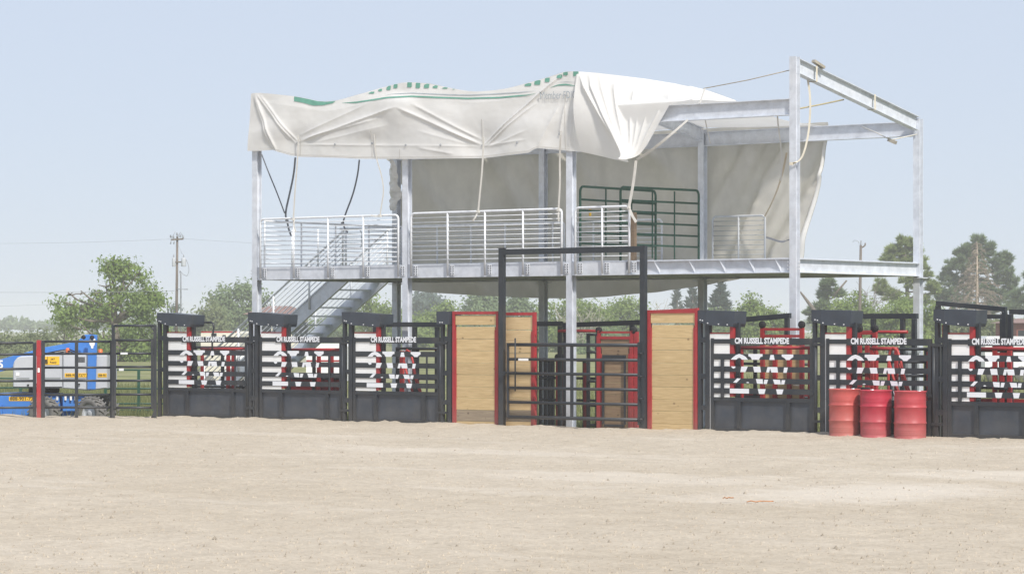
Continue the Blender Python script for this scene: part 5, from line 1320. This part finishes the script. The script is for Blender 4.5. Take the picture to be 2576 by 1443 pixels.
tree('tree', 'hazy blue-green tree right of the second front column', 'tree', 230, (1070, 950),
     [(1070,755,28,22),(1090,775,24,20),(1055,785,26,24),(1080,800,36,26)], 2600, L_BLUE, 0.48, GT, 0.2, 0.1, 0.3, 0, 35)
tree('tree', 'leafy green tree above the left plank panel hood', 'tree', 160, (1120, 950),
     [(1125,775,22,20),(1100,800,24,20),(1070,810,26,20),(1045,830,26,26),(1110,830,40,26),(1060,850,40,24)], 3400, L_BUSH, 0.28, GT, 0.12, 0.2, 0.4, 0, 36)
tree('tree', 'rounded tree standing directly above the left plank panel', 'tree', 185, (1220, 950),
     [(1222,752,30,24),(1190,768,18,22),(1250,778,22,20),(1215,790,44,24),(1190,800,24,20)], 3000, L_FAR, 0.36, GT, 0.15, 0.25, 0.4, 0, 37)
tree('tree', 'narrow tree right of the black arch left post', 'tree', 175, (1300, 950),
     [(1300,765,22,24),(1325,785,20,18),(1290,795,28,20),(1335,800,24,18)], 2200, L_FAR, 0.32, GT, 0.12, 0.28, 0.4, 0, 38)
tree('willow_tree', 'wispy willow with pale bare branches behind the middle columns', 'tree', 140, (1450, 950),
     [(1390,775,34,28),(1440,775,40,30),(1490,785,40,30),(1400,820,50,36),(1470,830,60,36),(1520,815,30,30),(1370,830,30,36),(1430,870,70,36),(1500,870,60,36)], 6500, L_BUSH, 0.25, GT, 0.16, 0.30, 0.3, 0.3, 39, bark=PALEW)
def bare(name, label, Y, x, y0, y1, w, n, seed, m=PALEW, lean=0):
    Y *= FARK; rr = random.Random(seed); mb = MB(); b = (WX(x, Y), Y, GZ); T = Thing(name, label, 'tree', b, 'world', GT)
    for k in range(n):
        e = (WX(x+rr.uniform(-w, w)+lean, Y), Y+rr.uniform(-1, 1)*w*Y/FPX, WZ(rr.uniform(y0, y1), Y)); s = (WX(x+rr.uniform(-w, w)*.25, Y), Y, WZ(lerp(950, y0, rr.uniform(.1, .55)), Y))
        p = limb(mb, rr, s, e, 0.06, 0.014, 0.12)
        for q in range(3): limb(mb, rr, p[2+q % 2], Vector(p[3])+Vector((rr.gauss(0, .5), rr.gauss(0, .5), rr.uniform(0, .7)))*FARK, 0.028, 0.010, 0.1)
    T.part('branches', mb, m)
    limb_ = MB(); limb(limb_, rr, b, (WX(x+lean*.4, Y), Y, WZ(lerp(950, y0, .6), Y)), 0.12, 0.05, 0.03); T.part('trunk', limb_, m)
bare('bare_shrub', 'bare pale branches among the willow behind the middle column', 138, 1465, 755, 840, 60, 26, 40)
bare('bare_shrub', 'bare twigs right of the black arch beside the bushy tree', 150, 1655, 745, 830, 30, 14, 41)
tree('tree', 'bushy green tree seen just left of the black arch right post', 'tree', 155, (1570, 950),
     [(1575,770,28,22),(1600,790,28,24),(1550,795,30,24),(1580,825,50,30),(1540,850,50,30),(1600,860,50,34)], 4200, L_BUSH, 0.27, GT, 0.14, 0.22, 0.4, 0, 42)
tree('bush', 'dark bush low behind the brown plank slide gate', 'bush', 130, (1530, 950), [(1530,860,60,30),(1590,870,40,30),(1470,890,50,26)], 2600, L_FAR, 0.25, GT, 0.08, 0.1, 0.4, 0, 43)

def conifer(label, Y, x, ytop, ybot, w, lm, n, seed, style='spruce', name='conifer', lean=0.0, y_up=0.0):
    """tiers of branches; 'spruce' narrow with rising tips, 'dead' with drooping bare branches"""
    Y *= FARK; rr = random.Random(seed); s = Y/FPX; X = WX(x, Y); zt, zb_ = WZ(ytop, Y), WZ(ybot, Y); H = zt-zb_
    T = Thing(name, label, 'tree', (X, Y, GZ), 'world', GT); tk = MB(); cr = MB()
    def ax(t): return Vector((X+lean*s*t, Y, lerp(zb_, zt, t)))
    tk.tube([(X-lean*s*0.2, Y, GZ-0.1), ax(0), ax(.5), ax(1)], [0.28, 0.24, 0.14, 0.03], 7)
    nb = n
    for k in range(nb):
        t = (k+rr.random())/nb; L = w*s*((1-t)**0.75+0.06)*(0.7+0.45*rr.random())*(min(1, 0.35+t*5) if style != 'dead' else 1)
        a = rr.random()*6.28; p0 = ax(t); dz = {'spruce': 0.28, 'dead': -0.32, 'pine': 0.45}[style]
        p1 = p0+Vector((cos(a)*L, sin(a)*L, L*dz*(0.6+0.8*rr.random())))
        pm = p0.lerp(p1, .55)+Vector((0, 0, -0.10*L if style != 'dead' else 0.16*L))
        tk.tube([p0, pm, p1], [0.04, 0.028, 0.012], 4)
        m = max(3, int(L/FARK*(26 if style == 'spruce' else 10)))
        for q in range(m):
            f = 0.2+0.8*rr.random()**0.7; c = p0.lerp(pm, f/.55) if f < .55 else pm.lerp(p1, (f-.55)/.45)
            d = Vector((cos(a)*.5+rr.gauss(0, .5), sin(a)*.5+rr.gauss(0, .5), (0.5 if style != 'dead' else -0.5)+rr.gauss(0, .3))).normalized(); sz = (0.20 if style != 'dead' else 0.16)*(0.6+.8*rr.random())*min(1.6, s/FARK*55)*FARK
            o = d.orthogonal().normalized()*sz*.22; c = c+Vector((rr.gauss(0, .06), rr.gauss(0, .06), rr.gauss(0, .06)))
            cr.add([c-o, c+o, c+d*sz], [(0, 1, 2)]); o2 = d.cross(o).normalized()*sz*.22; cr.add([c-o2, c+o2, c+d*sz], [(0, 1, 2)])
    T.part('trunk', tk, DEADW if style == 'dead' else BARK); T.part('crown', cr, lm)
    return T
def pine(label, Y, x, tufts, lm, seed, name='pine_tree', ybase=950, n=125):
    """ponderosa-like crown: many upright tufts of needles at branch ends; tufts = (col, row, half-width) lobes filled with tufts"""
    Y *= FARK; rr = random.Random(seed); s = Y/FPX; X = WX(x, Y); T = Thing(name, label, 'tree', (X, Y, GZ), 'world', GT)
    tk, cr = MB(), MB(); ytop = min(q[1] for q in tufts); tx = min(tufts, key=lambda q: q[1])[0]
    T0, T1 = Vector((X, Y, GZ-.1)), Vector((WX(tx, Y), Y, WZ(ytop, Y)))
    tk.tube([T0, T0.lerp(T1, .5), T1], [0.36, 0.22, 0.05], 8)
    for (cx, cy, w, h, m) in tufts:
        c = Vector((WX(cx, Y), Y+rr.uniform(-1, 1)*w*s*.6, WZ(cy, Y)))
        z = max(GZ+0.8, c.z-0.6); f = (z-T0.z)/(T1.z-T0.z); limb(tk, rr, T0.lerp(T1, min(.95, f)), c, 0.10, 0.03)
        for k in range(int(m*3.3)):
            d = Vector((rr.gauss(0, 1), rr.gauss(0, 1), rr.gauss(0, 1))).normalized()*rr.random()**.4
            q = c+Vector((d.x*w*s, d.y*w*s, d.z*h*s*1.15)); tr = (0.13+0.12*rr.random())*s*65
            if k % 3 == 0: tk.tube([c.lerp(q, .2), q], [0.015, 0.006], 4, False)
            for j in range(n//3):
                e = Vector((rr.gauss(0, 1)+d.x, rr.gauss(0, 1)+d.y, abs(rr.gauss(0, 1))*1.3-0.15)).normalized(); a = e.orthogonal().normalized()*0.030*s*60
                p0 = q+e*tr*0.10; cr.add([p0-a, p0+a, q+e*tr*(0.75+.5*rr.random())+Vector((0, 0, 0.04))], [(0, 1, 2)])
    T.part('trunk', tk, BARK); T.part('crown', cr, lm)
conifer('small dark spruce, the left of two beyond the wide plank panel', 200, 1703, 727, 800, 16, L_BLUE, 60, 51)
conifer('wider dark spruce, the right of two beyond the wide plank panel', 190, 1742, 715, 815, 26, L_BLUE, 80, 52)
conifer('tall blue spruce behind the right back column foot', 165, 1812, 703, 830, 36, L_BLUE, 130, 53)
tree('tree', 'young leafy tree with a pointed top left of the tall right column', 'tree', 135, (1895, 950),
     [(1885,760,16,24),(1905,765,12,20),(1880,790,24,24),(1910,795,22,22),(1940,785,12,16),(1895,825,46,30),(1945,820,30,26),(1970,815,20,18),(1870,850,46,34),(1930,860,60,36),(1860,800,18,18)], 6500, L_BUSH, 0.22, GT, 0.1, 0.28, 0.4, 0, 54)
pine('dark leaning pine with two bent trunks right of the tall column', 150, 2075, [(2082,715,18,14,8),(2078,745,20,18,10),(2072,780,22,20,10),(2110,740,16,9,5),(2035,790,16,12,6),(2060,810,24,14,8)], L_PINE, 55)
lt_ = Thing('dead_tree', 'leaning bare trunk slanting down beside the tall right column', 'tree', (WX(2062, 281), 281, GZ), 'world')
lt_.part('trunk', MB().tube([(WX(2070, 281), 281, GZ), (WX(2062, 281), 281, WZ(800, 281)), (WX(2040, 281), 281.3, WZ(768, 281)), (WX(2014, 281), 281.5, WZ(733, 281))], [0.30, 0.26, 0.20, 0.09], 7), BARK)
lt_.part('branches', MB().tube([(WX(2096, 281), 281, WZ(745, 281)), (WX(2130, 281), 281, WZ(705, 281))], [0.12, 0.09], 6), BARK)
tree('tree', 'bright green bushes behind the barrel chute hood', 'tree', 128, (2150, 950),
     [(2120,775,26,26),(2160,765,26,28),(2180,785,24,26),(2135,805,40,28),(2190,815,40,30),(2110,840,50,30),(2180,855,60,34),(2080,830,30,24)], 6000, L_BUSH, 0.21, GT, 0.1, 0.24, 0.4, 0, 56)
bare('bare_shrub', 'bare twigs round the farther utility pole', 140, 2185, 705, 800, 34, 22, 57, m=BARK)
tree('tree', 'broad yellow-green bush in front of the open pine', 'tree', 120, (2270, 950),
     [(2255,785,36,28),(2290,775,30,28),(2240,815,40,30),(2300,815,40,36),(2270,850,60,34),(2330,850,30,34),(2220,850,30,26),(2350,800,22,40)], 6400, L_BUSH, 0.20, GT, 0.1, 0.2, 0.4, 0, 58)
pine('light yellow-green open pine behind the right back column', 150, 2290, [(2276,612,18,14,8),(2248,632,20,14,9),(2300,632,20,16,9),(2232,655,16,12,7),(2270,655,26,16,10),(2312,660,22,16,9),(2326,690,16,18,7),(2340,720,18,14,7),(2215,725,20,16,9),(2240,745,22,12,8),(2290,715,30,18,8),(2270,760,26,14,7),(2330,755,18,14,6),(2350,735,10,9,4)], L_PINE2, 59)
pine('great dark green pine at the right, behind the dead tan spruce', 175, 2455, [(2462,612,20,14,9),(2495,618,9,10,4),(2435,635,22,18,10),(2475,640,26,20,12),(2410,640,9,9,4),(2405,665,24,20,12),(2450,675,36,26,16),(2505,660,22,20,10),(2530,655,14,16,7),(2520,690,28,24,14),(2390,700,26,24,13),(2380,735,22,20,10),(2430,725,36,26,14),(2490,725,36,28,16),(2540,720,22,28,12),(2550,750,14,18,7),(2420,765,40,20,12),(2510,770,40,22,13),(2370,755,18,14,7)], L_PINE, 60, n=120)
conifer('dead tan spruce with drooping bare branches in front of the great pine', 160, 2458, 608, 815, 84, L_DEAD, 125, 61, 'dead', 'dead_spruce')
pine('dark pine cut by the right edge of the picture', 165, 2565, [(2560,745,22,14,8),(2590,740,26,20,10),(2555,775,26,18,10),(2590,780,30,20,10),(2600,700,20,20,8)], L_PINE, 62)
tree('bush', 'brownish brush at the foot of the dead spruce', 'bush', 125, (2450, 950), [(2440,830,50,26),(2500,830,50,24),(2400,845,40,24),(2560,840,40,26),(2470,865,80,26)], 4200, L_OLIVE, 0.20, GT, 0.05, 0.15, 0.4, 0, 63)
tree('bush', 'low green brush between plank panels, far behind', 'bush', 145, (1780, 950), [(1790,800,40,20),(1760,820,40,22),(1830,815,40,22),(1800,850,70,30),(1720,845,60,26)], 4000, L_FAR, 0.25, GT, 0.05, 0.12, 0.4, 0, 64)
tree('bush', 'low brush row behind the left chutes', 'bush', 185, (700, 950), [(660,830,60,24),(740,830,60,24),(820,825,60,24),(880,835,50,24),(460,850,60,26)], 3800, L_FAR, 0.3, GT, 0.05, 0.1, 0.4, 0, 65)
tree('bush', 'low brush row behind the third left chute and the plank panels', 'bush', 180, (1150, 950), [(1000,850,60,26),(1080,855,60,24),(1170,840,60,26),(1260,840,60,26),(1340,850,60,26)], 4200, L_FAR, 0.3, GT, 0.05, 0.1, 0.4, 0, 66)
# a far belt of trees closes the horizon
def far_belt():
    rr = random.Random(91); mb = MB(); Y = 850
    for k in range(620):
        x = -2900+8400*k/619+rr.uniform(-8, 8); h = 10+14*abs(noise.noise(Vector((k*0.21, 2, 0))))+rr.random()*5
        c = (WX(x, Y), Y+rr.uniform(-12, 12), WZ(824-h*0.5, Y)); leaves(mb, rr, c, (22*Y/FPX, 2, h*Y/FPX*.8), 70, 2.0, 0.4)
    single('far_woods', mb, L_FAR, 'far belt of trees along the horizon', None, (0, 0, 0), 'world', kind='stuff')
far_belt()

# ================================================================== utility poles and wires
def pole1():
    Y = 185; X = WX(443, Y)
    T = Thing('utility_pole', 'utility pole with two grey transformers, left of the stand', 'pole', (X, Y, GZ), 'world', 'utility poles')
    T.part('mast', MB().tube([(X, Y, GZ-.2), (WX(446, Y), Y, WZ(594, Y))], [0.115, 0.07], 10), POLE)
    for cx, w in ((437.5, 4.4), (462.5, 6.2)):
        c = (WX(cx, Y), Y-0.1, WZ(670, Y)); r = w*Y/FPX; h = 21*Y/FPX
        can = T.part('transformer', MB().lathe([(0.001, 0), (r*.96, 0), (r, 0.03), (r, h-.04), (r*.9, h), (0.001, h+.03)], c, 18), SILVER)
        T.part('bushing', MB().lathe([(0.04, h), (0.055, h+.06), (0.03, h+.10), (0.05, h+.15), (0.02, h+.26), (0.001, h+.26)], c, 10), CONDUCT, can)
    T.part('crossarm', MB().bar((WX(430, Y), Y-0.1, WZ(603, Y)), (WX(462, Y), Y-0.1, WZ(601, Y)), 0.09, 0.11).bar((WX(436, Y), Y-0.1, WZ(659, Y)), (WX(462, Y), Y-0.1, WZ(659, Y)), 0.08, 0.10), POLE)
    ins = MB()
    for x, y in ((430, 598), (437, 600), (446, 592), (454, 597), (461, 599)):
        ins.lathe([(0.03, 0), (0.07, 0.04), (0.04, 0.09), (0.07, 0.13), (0.03, 0.2), (0.001, 0.2)], (WX(x, Y), Y-0.1, WZ(y, Y)), 8)
    for x in (432, 440): ins.tube([(WX(x, Y), Y-.2, WZ(604, Y)), (WX(x-2, Y), Y-.2, WZ(614, Y))], 0.035, 6)
    T.part('insulator', ins, CONDUCT)
    T.part('conduit', MB().tube([(WX(455.5, Y), Y-.1, GZ), (WX(455.5, Y), Y-.1, WZ(690, Y)), (WX(453, Y), Y-.1, WZ(682, Y))], 0.05, 8), CONDUCT)
    lead = []
    for k in range(17):
        t = k/16; lead.append((WX(468+8*sin(t*pi*.9), Y), Y-.15, WZ(lerp(651, 694, t)+6*sin(t*pi)*t, Y)))
    T.part('cable', MB().tube(lead+[(WX(462, Y), Y-.15, WZ(690, Y)), (WX(453, Y), Y-.15, WZ(680, Y))], 0.022, 6).tube([(WX(430+t*12, Y), Y-.2, WZ(590+8*sin(t*5), Y)) for t in (0, .3, .6, 1)], 0.02, 5).tube([(WX(447+t*13, Y), Y-.2, WZ(590+6*cos(t*5), Y)) for t in (0, .3, .6, 1)], 0.02, 5).tube([(WX(450, Y), Y-.1, WZ(618, Y)), (WX(459, Y), Y-.1, WZ(640, Y))], 0.012, 5), CONDUCT)
    T.part('street_light', MB().tube([(WX(445, Y), Y-.1, WZ(727, Y)), (WX(465, Y), Y-.4, WZ(727, Y))], 0.025, 6).box(WX(464, Y), WX(474, Y), Y-.6, Y-.3, WZ(729, Y), WZ(726, Y)), CONDUCT)
pole1()
def pole2():
    Y = 215; X = WX(2161, Y)
    T = Thing('utility_pole', 'farther utility pole with a curled bracket, seen above the right deck beam', 'pole', (X, Y, GZ), 'world', 'utility poles')
    T.part('mast', MB().tube([(X, Y, GZ-.2), (WX(2165.5, Y), Y, WZ(616, Y))], [0.15, 0.10], 10), POLE)
    T.part('bracket', MB().tube([(WX(2165, Y), Y, WZ(623, Y)), (WX(2171, Y), Y, WZ(621, Y)), (WX(2176, Y), Y, WZ(617, Y)), (WX(2177, Y), Y, WZ(611, Y))], 0.06, 6).tube([(WX(2165.5, Y), Y, WZ(617, Y)), (WX(2166, Y), Y, WZ(605, Y))], 0.03, 6), POLE)
    T.part('cable', MB().tube([(WX(2162, Y), Y, WZ(613, Y)), (WX(2158, Y), Y, WZ(606, Y)), (WX(2150, Y), Y, WZ(604, Y)), (WX(2145, Y), Y, WZ(609, Y))], 0.02, 5), CONDUCT)
pole2()
for k, (x0, y0, x1, y1, sag, Y, lab, r) in enumerate(((-200, 611, 430, 601, 5, 186, 'uppermost thin power line left of the pole', .009), (-200, 733, 440, 731, 3, 186, 'lower power line ending at the pole lamp', .012), (-200, 775, 280, 758, 2, 190, 'lowest pair of drooping wires left of the cottonwood', .008),
                        (462, 600, 1300, 622, 10, 187, 'thin power line running from the pole behind the stand', .008))):
    pts = [(WX(lerp(x0, x1, t/16), Y), Y, WZ(lerp(y0, y1, t/16)+sag*4*(t/16)*(1-t/16), Y)) for t in range(17)]
    single('power_line', MB().tube(pts, r, 5), CONDUCT, lab, 'wire', pts[0], 'world', 'power lines')
